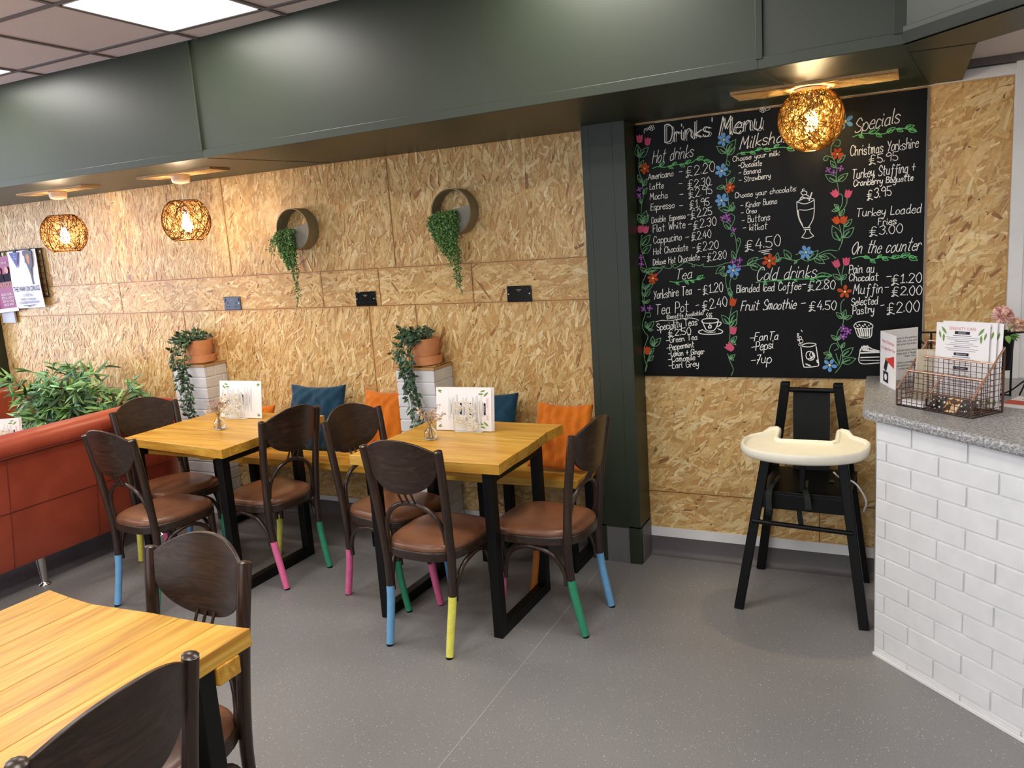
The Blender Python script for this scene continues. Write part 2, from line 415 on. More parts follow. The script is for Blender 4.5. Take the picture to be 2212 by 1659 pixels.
a, b = P0, P1; t = (b - a).normalized(); n = Vector((t.y, -t.x))
m.prism([tuple(p) for p in (a + n * .007, b + n * .007, b - n * .01, a - n * .01)], ZS - .002, ZS + .05)
for x, y, wd in ((-3.215, 3.08, .004), (-.487, 2.953, .012), (-.058, 2.90, .02)):
    m.box((x - wd, y - .009, ZS + .03), (x + wd, y + .02, ZC))
struct(m.build('trim_6', GREEN, smooth=0, bevel=.002))
m = MB()
for x0, y0, x1, y1 in ((-3.215, 3.1, -3.05, W), (-.50, 2.98, -.42, W), (-.043, 3.0, .02, W - .05), (-.04, 3.06, .157, 3.075)):
    m.bar((x0, y0, ZS - .0005), (x1, y1, ZS - .0005), .004, .002, up=(0, 0, 1))
struct(m.build('trim_7', plain('soffit_joint', srgb(26, 28, 24), 0.8), smooth=0))

# suspended ceiling: tiles in a T-bar grid, LED panels in some of the bays
GX, GY, T = -3.157, 2.925, .585
leds = [(-7, 0), (-4, 0), (-1 + 1, 0), (3, 0), (6, 0), (-7, -3), (-4, -3), (0, -3), (3, -3), (6, -3), (-7, -6), (-4, -6), (0, -6), (3, -6), (6, -6)]
leds = [(i, j) for i in (-6, -3, 0, 3, 6) for j in (0, -3, -6)]
m = MB(); mg = MB()
x_lo, x_hi, y_lo = -8.0, 3.0, -4.1
ix = range(-9, 12); jy = range(-12, 2)
for i in ix:
    for j in jy:
        xa, xb = max(GX + i * T, x_lo), min(GX + (i + 1) * T, x_hi); ya, yb = max(GY + (j - 1) * T, y_lo), min(GY + j * T, 3.4)
        if xb - xa < .01 or yb - ya < .01 or (i, j) in leds: continue
        m.box((xa, ya, ZC + .006), (xb, yb, ZC + .02))
struct(m.build('ceiling', TILE_CEIL, smooth=0))
for i in ix:
    x = GX + i * T
    if x_lo < x < x_hi: mg.box((x - .011, y_lo, ZC), (x + .011, 3.2, ZC + .012))
for j in jy:
    y = GY + j * T
    if y > y_lo: mg.box((x_lo, y - .011, ZC - .0006), (x_hi, y + .011, ZC + .012))
struct(mg.build('ceiling_grid', GRIDM, smooth=0))
m = MB(); m.box((-8.1, -4.2, 2.79), (3.1, 4.06, 2.85)); struct(m.build('ceiling_slab', WALLP, smooth=0))
m = MB(); zk = 2.262
m.prism([(.15, W), (.157, 3.069), tuple(P2), (3.0, 1.476), (3.0, W)], zk, zk + .012); struct(m.build('ceiling_right', TILE_CEIL, smooth=0))
m = MB()
for x in (.75, 1.35, 1.95): m.box((x - .011, 1.6, zk - .002), (x + .011, W, zk))
for y in (3.30, 2.70): m.box((.16 if y > 3.1 else .5, y - .011, zk - .0026), (3.0, y + .011, zk - .0006))
struct(m.build('ceiling_right_grid', GRIDM, smooth=0))
LEDM = mat_emit('led_diffuser', (1.0, 0.955, 0.89, 1), LED_POWER)
for i, j in leds:
    x0, y0 = GX + i * T + .012, GY + (j - 1) * T + .012; s = T - .024
    where = {(0, 0): 'large square LED ceiling panel at top left in front of the green bulkhead',
             (-3, 0): 'LED ceiling panel at the far left edge of the picture'}.get((i, j), 'square LED ceiling panel over the cafe floor behind the camera')
    t = thing('ceiling_light', where, 'ceiling light', (x0 + s / 2, y0 + s / 2, ZC), 0, 'LED panels in the suspended ceiling')
    m = MB(); h = s / 2
    for a, b in (((-h, -h), (h, -h + .012)), ((-h, h - .012), (h, h)), ((-h, -h), (-h + .012, h)), ((h - .012, -h), (h, h))): m.box((a[0], a[1], 0), (b[0], b[1], .02))
    m.build('frame', WHITE, t, smooth=0)
    m = MB(); m.add([(-h + .012, -h + .012, .006), (h - .012, -h + .012, .006), (h - .012, h - .012, .006), (-h + .012, h - .012, .006)], [(3, 2, 1, 0)]); m.build('diffuser', LEDM, t, smooth=0)

t = thing('ceiling_light', 'LED panel in the lower ceiling behind the counter, out of the picture to the right', 'ceiling light', (1.9, 2.95, zk), 0)  # unseen panel, added to brighten the kitchen ceiling, right-hand OSB and counter
m = MB(); m.box((-.3, -.3, -.012), (.3, .3, 0)); m.build('frame', WHITE, t, smooth=0)
m = MB(); m.add([(-.28, -.28, -.0125), (.28, -.28, -.0125), (.28, .28, -.0125), (-.28, .28, -.0125)], [(3, 2, 1, 0)]); m.build('diffuser', LEDM, t, smooth=0)
# green column between the OSB and the chalkboard
m = MB(); cx0, cx1, cy = -1.445, -1.228, 3.735
m.box((cx0, cy, .19), (cx1, W, ZS)); m.box((cx0, cy, 0), (-1.412, W, .2)); m.box((-1.29, cy, 0), (cx1, W, .2)); m.box((-1.42, cy + .006, 0), (-1.28, W, .2))
for x in (-1.410, -1.292): m.box((x - .0015, cy - .0015, .19), (x + .0015, cy + .01, ZS))
struct(m.build('column', GREEN, smooth=0, bevel=.003))
m = MB(); m.box((-1.411, cy + .002, 0), (-1.291, cy + .008, .19)); m.box((cx1 - .001, cy + .03, 0), (cx1 + .004, W, .19)); struct(m.build('trim_8', plain('grey_vinyl_patch', srgb(106, 105, 106), .45), smooth=0))

# ---------------------------------------------------------------- chairs
def post_path(s): return cr([(s * .152, -.012, 0), (s * .153, .010, .10), (s * .157, .034, .22), (s * .163, .044, .36), (s * .168, .036, .50), (s * .176, .016, .68), (s * .183, -.008, .84), (s * .184, -.016, .884)], 4)
def fleg_path(s): return cr([(s * .158, .397, 0), (s * .162, .385, .07), (s * .168, .370, .18), (s * .170, .364, .28), (s * .170, .362, .41)], 4)
def split(path, z):
    lo = [p for p in path if p.z < z]; hi = [p for p in path if p.z >= z]; a, b = lo[-1], hi[0]; q = a.lerp(b, (z - a.z) / (b.z - a.z))
    return lo + [q], [q] + hi
PZ = .252
def leg_meshes(path, r0, r1, top):
    lo, hi = split(path, PZ); zt = path[-1].z
    rad = lambda p: r0 + (r1 - r0) * min(1, p.z / .45)
    a = MB(); a.tube(hi, [rad(p) for p in hi], 10)
    if top: a.tube([hi[-1], hi[-1] + Vector((0, -.001, .004))], [rad(hi[-1]) * .98, rad(hi[-1]) * .6], 10)
    lo[0:1] = [lo[0], lo[0].lerp(lo[1], .0065 / lo[1].z)]
    b = MB(); b.tube([p for p in lo if p.z > .006], [rad(p) + .0006 for p in lo if p.z > .006], 10)
    c = MB(); c.tube([lo[0], lo[0] + Vector((0, 0, .0075))], [rad(lo[0]) * .95] * 2, 10); return a, b, c
chair_src = {}
def chair_meshes():
    D = chair_src
    def mk(key, mb, mats, **kw):
        o = mb.build(key, mats, **kw); D[key] = (o.data, [(md.type, md) for md in o.modifiers]); D[key + '!'] = o
    for key, s in (('L', -1), ('R', 1)):
        for k2, path, r0, r1, top in (('post', post_path(s), .0158, .0188, True), ('front', fleg_path(s), .0150, .0185, False)):
            a, b, c = leg_meshes(path, r0, r1, top)
            mk(k2 + key, a, WALNUTZ, smooth=60); mk(k2 + key + '_paint', b, PAINTS['blue'], smooth=60); mk(k2 + key + '_glide', c, BLACKM, smooth=60)
    def outline(w0, w1, y0, y1, n=40, e=3.2):
        pts = []
        for i in range(n):
            g = 2 * PI * i / n; cu, su = math.cos(g), math.sin(g)
            u = math.copysign(abs(cu) ** (2 / e), cu); v = math.copysign(abs(su) ** (2 / e), su); t = (v + 1) / 2
            pts.append((u * (w0 + (w1 - w0) * t), y0 + (y1 - y0) * t))
        return pts
    m = MB(); o = outline(.178, .207, .005, .43); i2 = outline(.172, .201, .011, .424); m.prism(o, .398, .440)
    mk('rim', m, WALNUT, smooth=40, bevel=.007, segs=3)
    m = MB(); rings = [(1.0, .440), (1.005, .447), (.985, .458), (.93, .466), (.8, .471), (.5, .4745), (.2, .476)]; cy = .22; vs = []
    for k, z in rings: vs += [(x * k, cy + (y - cy) * k, z) for x, y in i2]
    n = len(i2); fs = [(a * n + b, a * n + (b + 1) % n, (a + 1) * n + (b + 1) % n, (a + 1) * n + b) for a in range(len(rings) - 1) for b in range(n)] + [tuple((len(rings) - 1) * n + b for b in range(n))]
    m.add(vs, fs); mk('cushion', m, SEATM, smooth=180)
    # shield-shaped plywood back between the posts, bowed backwards
    m = MB(); nu, nv = 28, 12; hw = .170
    def bp(u, v, side):
        x = (2 * u - 1); zt = .876 + .056 * (1 - abs(x) ** 2.2); zb = .698 + .115 * (1 - max(0, 1 - abs(x) ** 2.3) ** .6)
        z = zb + (zt - zb) * v; yb = .016 + (z - .68) * -.155
        return (x * hw, yb - .042 * (1 - x * x) + side * .006, z)
    base = len(m.v); rim = []
    for side in (-1, 1): m.grid(lambda u, v: bp(u, v, side), nu, nv)
    k = (nu + 1) * (nv + 1); W1 = nu + 1
    loop = [i for i in range(W1)] + [j * W1 + nu for j in range(1, nv + 1)] + [nv * W1 + i for i in range(nu - 1, -1, -1)] + [j * W1 for j in range(nv - 1, 0, -1)]
    for a, b in zip(loop, loop[1:] + loop[:1]): m.f.append((a, b, b + k, a + k)); m.mi.append(0); m.col.append((1, 1, 1))
    mk('board', m, WALNUT, smooth=50, bevel=.003)
    m = MB(); pts = [(-.150, .050, .405), (-.150, .050, .46)] + [(-.147 * math.cos(g), .042 - .024 * math.sin(g), .48 + .165 * math.sin(g) ** .8 if math.sin(g) > 0 else .48) for g in [PI * q / 16 for q in range(17)]] + [(.150, .050, .46), (.150, .050, .405)]
    m.tube(pts, .0105, 9); mk('hoop', m, WALNUTZ, smooth=60)
    for q, x in (('a', -.033), ('b', 0), ('c', .033)):
        m = MB(); m.tube([(x * .96, .017, .635), (x, -.024, .715)], .0048, 7); mk('spindle' + q, m, WALNUTZ, smooth=60)
    for key, s in (('L', -1), ('R', 1)):
        m = MB(); m.tube(cr([(s * .161, .060, .225), (s * .164, .066, .29), (s * .174, .112, .362), (s * .180, .19, .388), (s * .181, .25, .386), (s * .176, .318, .345), (s * .170, .345, .27), (s * .169, .347, .225)], 4), .0105, 8); mk('brace' + key, m, WALNUTZ, smooth=60)
    m = MB(); m.tube(cr([(-.150, .366, .225), (-.147, .366, .29), (-.10, .372, .362), (0, .374, .388), (.10, .372, .362), (.147, .366, .29), (.150, .366, .225)], 5), .0100, 8); mk('braceF', m, WALNUTZ, smooth=60)
chair_meshes()
def inst(key, name, parent, mat=None, label=None):
    o = chair_src[key + '!'].copy(); o.name = name; C.objects.link(o); o.parent = parent
    if mat: o.material_slots[0].link = 'OBJECT'; o.material_slots[0].material = mat
    if label: o['label'] = label
    return o
def chair(label, x, y, face, rl, rr, fl, fr):
    """face = heading of the sitter in degrees (90 looks at the OSB wall); colours of the painted feet as the sitter's rear-left, rear-right, front-left, front-right"""
    t = thing('dining_chair', label, 'chair', (x, y, 0), math.radians(face - 90), 'bentwood chairs at the tables')
    for key, nm, colr in (('postL', 'rear_leg', rl), ('postR', 'rear_leg', rr), ('frontL', 'front_leg', fl), ('frontR', 'front_leg', fr)):
        p = inst(key, nm, t); inst(key + '_paint', 'painted_foot', p, PAINTS[colr], colr + ' painted foot'); inst(key + '_glide', 'glide', p)
    r = inst('rim', 'seat_frame', t); inst('cushion', 'seat_pad', r, None, 'brown leather seat pad')
    inst('board', 'backrest', t); inst('hoop', 'back_hoop', t)
    for q in 'abc': inst('spindle' + q, 'spindle', t)
    for q in 'LRF': inst('brace' + q, 'bentwood_brace', t)
    return t
chair('dark bentwood chair nearest the red sofa with a blue rear foot, back to the camera', -3.42, 2.475, 86, 'blue', 'green', 'pink', 'green')
chair('dark bentwood chair between the red sofa and the left table, with a yellow rear foot', -3.925, 3.085, -12, 'blue', 'yellow', 'green', 'pink')
chair('dark bentwood chair right of the left table with pink and green rear feet', -2.845, 3.06, 174, 'pink', 'green', 'blue', 'yellow')
chair('dark bentwood chair left of the middle table, one pink rear foot showing', -2.468, 3.11, -8, 'yellow', 'pink', 'blue', 'green')
chair('dark bentwood chair in front of the middle table with blue and yellow rear feet', -1.845, 2.605, 88, 'blue', 'yellow', 'pink', 'green')
chair('dark bentwood chair beside the green column with green and blue rear feet', -1.235, 3.09, 178, 'green', 'blue', 'pink', 'orange')
chair('dark bentwood chair at the far end of the foreground table', -1.768, 1.462, -91, 'blue', 'yellow', 'pink', 'green')
chair('dark bentwood chair cut off by the bottom edge, beside the foreground table', -1.335, .872, 181, 'green', 'pink', 'yellow', 'blue')
for k in [k for k in chair_src if k.endswith('!')]: bpy.data.objects.remove(chair_src[k])

# ---------------------------------------------------------------- tables and benches
def planks(mb, x0, x1, y0, y1, z0, z1, n, axis, seed, wav=(0, 0, 0, 0), skew=(0, 0, 0, 0)):
    """board of n planks running along axis; wav = waviness of the x0,x1,y0,y1 edges; skew = shift of corners"""
    rn = random.Random(seed)
    ph = [rn.uniform(0, 9) for _ in range(8)]
    def X(u, v):   # u,v in 0..1 over the whole top
        ax = x0 + wav[0] * (math.sin(ph[0] + v * 5) + .5 * math.sin(ph[1] + v * 11)); bx = x1 + wav[1] * (math.sin(ph[2] + v * 5) + .5 * math.sin(ph[3] + v * 11))
        ay = y0 + wav[2] * (math.sin(ph[4] + u * 5) + .5 * math.sin(ph[5] + u * 11)) + skew[0] * (1 - u) + skew[1] * u; by = y1 + wav[3] * (math.sin(ph[6] + u * 5) + .5 * math.sin(ph[7] + u * 11)) + skew[2] * (1 - u) + skew[3] * u
        return ax + (bx - ax) * u, ay + (by - ay) * v
    e = [0] + [(i + rn.uniform(-.12, .12)) / n for i in range(1, n)] + [1]; K = 14
    for i in range(n):
        a, b = e[i] + (.0006 if i else 0), e[i + 1] - (.0006 if i < n - 1 else 0); col = tuple(rn.uniform(.9, 1.06) for _ in range(1)) * 3
        col = (col[0], col[0] * rn.uniform(.97, 1.02), col[0] * rn.uniform(.92, 1.04)); vs = []
        for k in range(K + 1):
            t = k / K
            for q in (a, b):
                x, y = X(t, q) if axis == 'x' else X(q, t)
                vs += [(x, y, z0), (x, y, z1)]
        fs = [(0, 2, 3, 1), (K * 4, K * 4 + 1, K * 4 + 3, K * 4 + 2)]
        for k in range(K):
            o = k * 4; fs += [(o + 1, o + 3, o + 7, o + 5), (o, o + 4, o + 6, o + 2), (o, o + 1, o + 5, o + 4), (o + 2, o + 6, o + 7, o + 3)]
        mb.add(vs, fs, 0, col)
def u_frame(name, parent, x, ya, yb, ht, s=.050, wx=.044):
    m = MB()
    m.box((x - wx / 2, ya, 0), (x + wx / 2, ya + s, ht)); m.box((x - wx / 2, yb - s, 0), (x + wx / 2, yb, ht))
    m.box((x - wx / 2, ya + s, .0), (x + wx / 2, yb - s, s)); m.box((x - wx / 2, ya + s, ht - s), (x + wx / 2, yb - s, ht)); return m.build(name, BLACKM, parent, smooth=0, bevel=.003)
def table(label, x0, x1, y0, y1, xl, xr, ya, yb, axis, seed, n=4, wav=(.004, .008, .003, .003), skew=(0, 0, 0, 0), fr='x'):
    cx, cy = (x0 + x1) / 2, (y0 + y1) / 2
    t = thing('cafe_table', label, 'table', (cx, cy, 0), 0, 'plank tables on black frames')
    m = MB(); planks(m, x0 - cx, x1 - cx, y0 - cy, y1 - cy, .740, .785, n, axis, seed, wav, skew); m.build('tabletop', WOODX if axis == 'x' else WOODY, t, smooth=30, bevel=.0016)
    for yy in (ya - cy + .055, yb - cy - .16) if fr == 'x' else (ya - cy + .055, yb - cy + .002):
        ex = .045 if fr == 'x' or yy < 0 else -.03
        m = MB(); planks(m, xl - cx + ex, xr - cx - ex, yy, yy + (.10 if ex > 0 else .07), .694, .740, 1, 'x', seed + 3); m.build('batten', WOODX, t, smooth=30, bevel=.003)
    for x in (xl, xr): u_frame('leg_frame', t, x - cx, ya - cy, yb - cy, .740)
    return t
table('honey wood table on the left, its menu beside the left potted vine', -3.745, -2.953, 2.715, 3.455, -3.665, -3.055, 2.765, 3.345, 'x', 3, 5, (.004, .008, .002, .002), (.07, -.01, 0, 0))
table('honey wood table in the middle in front of the second brick pier', -2.245, -1.515, 2.775, 3.485, -2.165, -1.578, 2.805, 3.32, 'x', 5, 5, (.004, .010, .003, .003), (-.01, .01, 0, 0))
table('honey wood table in the foreground at bottom left', -2.205, -1.445, .30, 1.315, -2.11, -1.475, .40, 1.22, 'y', 8, 7, (.003, .006, .003, .012), (0, 0, 0, .01), 'y')
def bench(label, x0, x1, legs, seed):
    cx, cy = (x0 + x1) / 2, 3.66
    t = thing('bench', label, 'bench', (cx, cy, 0), 0, 'plank benches along the OSB wall')
    m = MB(); planks(m, x0 - cx, x1 - cx, 3.475 - cy, 3.875 - cy, .455, .50, 2, 'x', seed, (.002, .002, .003, .0), (0, .03 if x1 > -2 else 0, 0, 0)); m.build('seat', WOODX, t, smooth=30, bevel=.004)
    for lx in legs: u_frame('leg_frame', t, lx - cx, 3.53 - cy, 3.86 - cy, .455, .045, .05)
    return t
bench('long wooden bench along the OSB wall between the two brick piers', -4.015, -2.625, (-3.92, -2.74), 21)
bench('short wooden bench against the OSB wall beside the green column', -2.335, -1.465, (-2.02, -1.53), 22)

# ---------------------------------------------------------------- sofas
SEAMM = mat_leather('dark_red_seam', srgb(96, 34, 22), srgb(118, 44, 28), .45)
def sofa(label, loc, rz, L=2.05):
    t = thing('sofa', label, 'sofa', loc, rz, 'red leather sofas'); h = L / 2
    # back shell, local +Y is the outside of the back
    prof = [(.30, .165), (.345, .16), (.362, .20), (.385, .34), (.408, .475), (.43, .62), (.45, .745), (.458, .765)]
    roll = [(.458, .765), (.475, .785), (.47, .83), (.43, .862), (.36, .87), (.29, .855), (.245, .80), (.24, .70), (.20, .45), (.20, .165)]
    def sec(x, p):
        e = max(0, (abs(x) - (h - .16)) / .16); c = e * e * .10; return (x, p[0] - c, p[1] - .04 * e * e * (1 if p[1] > .5 else 0))
    xs = [-h + L * i / 40 for i in range(41)]
    m = MB(); k = len(prof); vs = [sec(x, p) for x in xs for p in prof]; m.add(vs, [(i * k + j, i * k + j + 1, (i + 1) * k + j + 1, (i + 1) * k + j) for i in range(40) for j in range(k - 1)])
    k2 = len(roll); vs = [sec(x, p) for x in xs for p in roll]; m.add(vs, [(i * k2 + j, i * k2 + j + 1, (i + 1) * k2 + j + 1, (i + 1) * k2 + j) for i in range(40) for j in range(k2 - 1)])
    ring = prof + roll[1:]
    for x in (xs[0], xs[-1]): m.add([sec(x, p) for p in ring], [tuple(range(len(ring)))])
    m.build('backrest', REDM, t, smooth=50)
    m = MB()
    m.tube([sec(x, (.464, .768)) for x in xs], .007, 8)                        # piping under the roll
    m.tube([sec(x, (.4095, .476)) for x in xs], .0024, 6)
    for sx in (-.85, -.36, .135, .62): m.tube(cr([sec(sx, (p[0] + .001, p[1])) for p in prof[1:]], 2), .0020, 6)
    m.build('seam_piping', SEAMM, t, smooth=60)
    m = MB(); m.box((-h + .12, -.45, .16), (h - .12, .22, .30)); m.build('seat_base', REDM, t, smooth=30, bevel=.02, segs=3)
    for i in range(2):
        a = -h + .13 + i * (L / 2 - .13); m = MB(); m.box((a, -.47, .30), (a + L / 2 - .135, .20, .44)); m.build('seat_cushion', REDM, t, smooth=40, bevel=.04, segs=4)
    for s in (-1, 1):
        m = MB(); a, b = sorted((s * h, s * (h - .13))); m.box((a, -.46, .16), (b, .25, .60)); m.build('arm', REDM, t, smooth=40, bevel=.045, segs=4)
    for lx in (-h + .22, -.028, h - .22):
        for ly in (.315, -.38):
            m = MB(); m.lathe([(.030, .012), (.028, .006), (.030, 0), (.029, 0)][:1] + [(.031, .006), (.030, .012), (.016, .018), (.014, .03), (.020, .09), (.024, .165)], 20, (lx, ly, -.006)); m.build('leg', CHROME, t, smooth=60)
    return t
sofa('red leather sofa at left, its back to the tables', (-4.545, 2.50, 0), -PI / 2)
sofa('red leather sofa in the far left corner behind the bamboo plant', (-6.935, 3.27, 0), 0, 1.88)
t = thing('coffee_table', 'low wooden coffee table hidden behind the red sofa', 'table', (-5.45, 2.98, 0))
m = MB(); planks(m, -.45, .35, -.3, .3, .51, .55, 4, 'x', 31); m.build('tabletop', WOODX, t, smooth=30, bevel=.004)
for sx in (-.38, .28): u_frame('leg_frame', t, sx, -.24, .24, .51)

# ---------------------------------------------------------------- cushions
def cushion(label, loc, wd, ht, th, tilt, rz, mat, seed, wrinkle=.008, slump=0.0, fold=0.0):
    rn = random.Random(seed); ph = [rn.uniform(0, 6.28) for _ in range(10)]
    m = MB(); n = 30
    def P(u, v, s):
        x, z = 2 * u - 1, 2 * v - 1
        ed = (1 - abs(x) ** 2.6) * (1 - abs(z) ** 2.6); bul = ed ** .55 if ed > 0 else 0
        pin = 1 - .045 * (1 - x * x) * abs(z) ** 3 ; pinx = 1 - .05 * (1 - z * z) * abs(x) ** 3
        wr = wrinkle * (math.sin(ph[0] + 7 * x + 3 * z) * math.sin(ph[1] + 5 * z) + .6 * math.sin(ph[2] + 13 * x - 6 * z + 2 * math.sin(4 * z)) + .35 * math.sin(ph[4] + 21 * x + 9 * z)) * (.35 + .65 * bul)
        fo = fold * math.sin(ph[5] + 17 * x + 2.5 * math.sin(2 * z + ph[6])) * (1 - v) ** .3 * min(1, (1 - abs(x)) * 4)
        y = s * (bul * th / 2 + .006) + (wr + fo) * (1 if s < 0 else .3) - slump * (1 - v) ** 2 * .5
        return (x * pinx * wd / 2 * (1 + slump * .25 * (1 - v)), y, v * ht * pin + (wr * .4))
    m.grid(lambda u, v: P(u, v, -1), n, n); k = (n + 1) ** 2; m.grid(lambda u, v: P(u, v, 1), n, n); W1 = n + 1
    loop = [i for i in range(W1)] + [j * W1 + n for j in range(1, W1)] + [n * W1 + i for i in range(n - 1, -1, -1)] + [j * W1 for j in range(n - 1, 0, -1)]
    for a, b in zip(loop, loop[1:] + loop[:1]): m.f.append((a, b, b + k, a + k)); m.mi.append(0); m.col.append((1, 1, 1))
    o = m.build('cushion', mat, None, loc, smooth=180); o.rotation_euler = (tilt, 0, rz); return tag(o, label, 'cushion', 'velvet cushions on the benches')
TEAL = mat_velvet('teal_velvet', srgb(16, 48, 68), srgb(26, 66, 90)); ORNG = mat_velvet('orange_velvet', srgb(188, 94, 14), srgb(212, 118, 28))
R = math.radians
cushion('larger teal velvet cushion, standing on the long bench right of the left table', (-3.265, 3.70, .5015), .40, .40, .11, R(-16), R(3), TEAL, 1, .010)
cushion('orange velvet cushion leaning on the wall left of the second brick pier', (-2.772, 3.72, .5015), .300, .375, .10, R(-18), R(2), ORNG, 2, .008)
cushion('teal velvet cushion right of the standing menu on the middle table', (-2.09, 3.71, .5015), .35, .38, .10, R(-18), 0, TEAL, 3, .006)
cushion('small orange velvet cushion just visible behind the left table menu', (-3.77, 3.69, .5015), .33, .262, .10, R(-16), R(4), ORNG, 4, .008, .22)
cushion('crumpled orange velvet cushion beside the green column', (-1.625, 3.66, .5015), .31, .345, .07, R(-20), R(-2), ORNG, 5, .007, .10, .012)

# ---------------------------------------------------------------- lamps
STRAND_L = mat_strand('pale_rattan_strand', srgb(214, 172, 116), .45); STRAND_D = mat_strand('brown_rattan_strand', srgb(104, 70, 40), .15)
STRAND_G = mat_strand('gold_paper_strand', srgb(255, 226, 140), .6); STRAND_GD = mat_strand('dark_gold_strand', srgb(140, 92, 30), .3)
BULBM = mat_emit('warm_bulb', (1.0, 0.78, 0.52, 1), PENDANT_POWER); BULBG = mat_emit('warm_globe_bulb', (1.0, 0.77, 0.40, 1), GLOBE_POWER)
ROSE = plain('pale_plastic_rose', srgb(222, 200, 176), 0.5)
def woven(mb, rx, rz, n, r, rn, mi, cut=.80, jit=.02, top=None):
    top = cut if top is None else top
    """random great-circle arcs wound round a squashed ball, open at top and bottom"""
    for _ in range(n):
        ax = Vector((rn.gauss(0, 1), rn.gauss(0, 1), rn.gauss(0, .8))).normalized(); a = ax.orthogonal().normalized(); b = ax.cross(a)
        g0 = rn.uniform(0, 6.28); span = rn.uniform(2.2, 6.0); off = rn.uniform(-.55, .55); k = max(8, int(span * 6)); pts = []
        for i in range(k + 1):
            g = g0 + span * i / k; p = (a * math.cos(g) + b * math.sin(g)) * math.sqrt(1 - off * off) + ax * off
            p = p * (1 + rn.uniform(-jit, jit) * .5)
            if p.z > top or p.z < -cut:
                if len(pts) > 2: mb.tube(pts, r, 4, mi)
                pts = []; continue
            pts.append((p.x * rx, p.y * rx, p.z * rz))
        if len(pts) > 2: mb.tube(pts, r, 4, mi)
def bulb(parent, z, mat, s=1.0):
    m = MB(); m.lathe([(.004 * s, -.058 * s), (.018 * s, -.052 * s), (.029 * s, -.034 * s), (.030 * s, -.02 * s), (.024 * s, .008 * s), (.014 * s, .03 * s), (.0135 * s, .04 * s)], 12, (0, 0, z)); return m.build('bulb', mat, parent, smooth=180)
def mount(label, x0, x1, y0, y1, seed):
    m = MB(); flk = MB(); cx, cy = (x0 + x1) / 2, (y0 + y1) / 2
    rn = random.Random(seed); flakes(flk, x0 - cx, x1 - cx, y0 - cy, y1 - cy, 10, .011, rn, 2.2)
    m.box((x0 - cx, y0 - cy, 0), (x1 - cx, y1 - cy, .0105), col=srgb(205, 160, 104)[:3])
    m.add([(x, z, y - .012 + .0) for x, y, z in flk.v], [])
    base = len(m.v) - len(flk.v)
    for f, c in zip(flk.f, flk.col): m.f.append(tuple(i + base for i in f)); m.mi.append(0); m.col.append(c)
    o = m.build('mounting_board', OSB, None, (cx, cy, ZS - .0106), smooth=0); return tag(o, label, 'mounting board', 'OSB mounting boards under the soffit')
def pendant(label, x, y, zc, seed):
    t = thing('pendant_light', label, 'pendant light', (x, y, zc), 0, 'woven pendant lights')
    rn = random.Random(seed); m = MB(); woven(m, .134, .138, 190, .0008, rn, 0, .82); woven(m, .1355, .1395, 150, .0011, rn, 1, .82)
    for z, s in ((.82 * .138, 1), (-.82 * .138, 1)):
        rr = .134 * .575; m.tube([(rr * math.cos(g), rr * math.sin(g), z) for g in [2 * PI * i / 28 for i in range(28)]], .003, 6, 1, True)
    m.build('shade', [STRAND_L, STRAND_D], t, smooth=60)
    bulb(t, -.005, BULBM)
    m = MB(); m.lathe([(.017, .035), (.019, .04), (.019, .085), (.006, .095)], 16); m.build('lamp_holder', WHITE, t, smooth=40)
    m = MB(); m.tube([(0, 0, .09), (0, 0, ZS - zc - .045)], .0035, 8); m.build('cord', WHITE, t, smooth=60)
    m = MB(); h = ZS - .0152 - zc; m.lathe([(.008, h - .05), (.045, h - .04), (.052, h - .028), (.052, h)], 24); m.build('ceiling_rose', ROSE, t, smooth=40)
mount('OSB mounting board above the far left pendant light', -5.25, -4.605, 3.40, 3.535, 11)
mount('OSB mounting board above the second pendant light', -4.11, -3.517, 3.40, 3.552, 12)
mount('OSB mounting board above the globe light by the chalkboard', -.668, -.073, 3.36, 3.552, 13)
pendant('woven pendant light at the far left, near the posters', -4.925, 3.465, 1.912, 1)
pendant('woven pendant light between the far left one and the ring planters', -3.832, 3.475, 1.916, 2)
t = thing('globe_light', 'golden woven globe light in front of the chalkboard', 'ceiling light', (-.378, 3.45, 2.060))
rn = random.Random(5); m = MB(); woven(m, .121, .121, 720, .00085, rn, 0, .985, .02, .84); woven(m, .1225, .1225, 170, .00085, rn, 1, .985, .02, .84); m.build('shade', [STRAND_G, STRAND_GD], t, smooth=60)
bulb(t, .0, BULBG, .85)
m = MB(); m.lathe([(.013, .03), (.015, .034), (.015, .09), (.02, .1)], 16); m.build('lamp_holder', WHITE, t, smooth=40)
m = MB(); m.lathe([(.02, .088), (.054, .088), (.057, .091), (.057, .1126)], 28); m.build('ceiling_rose', ROSE, t, smooth=40)

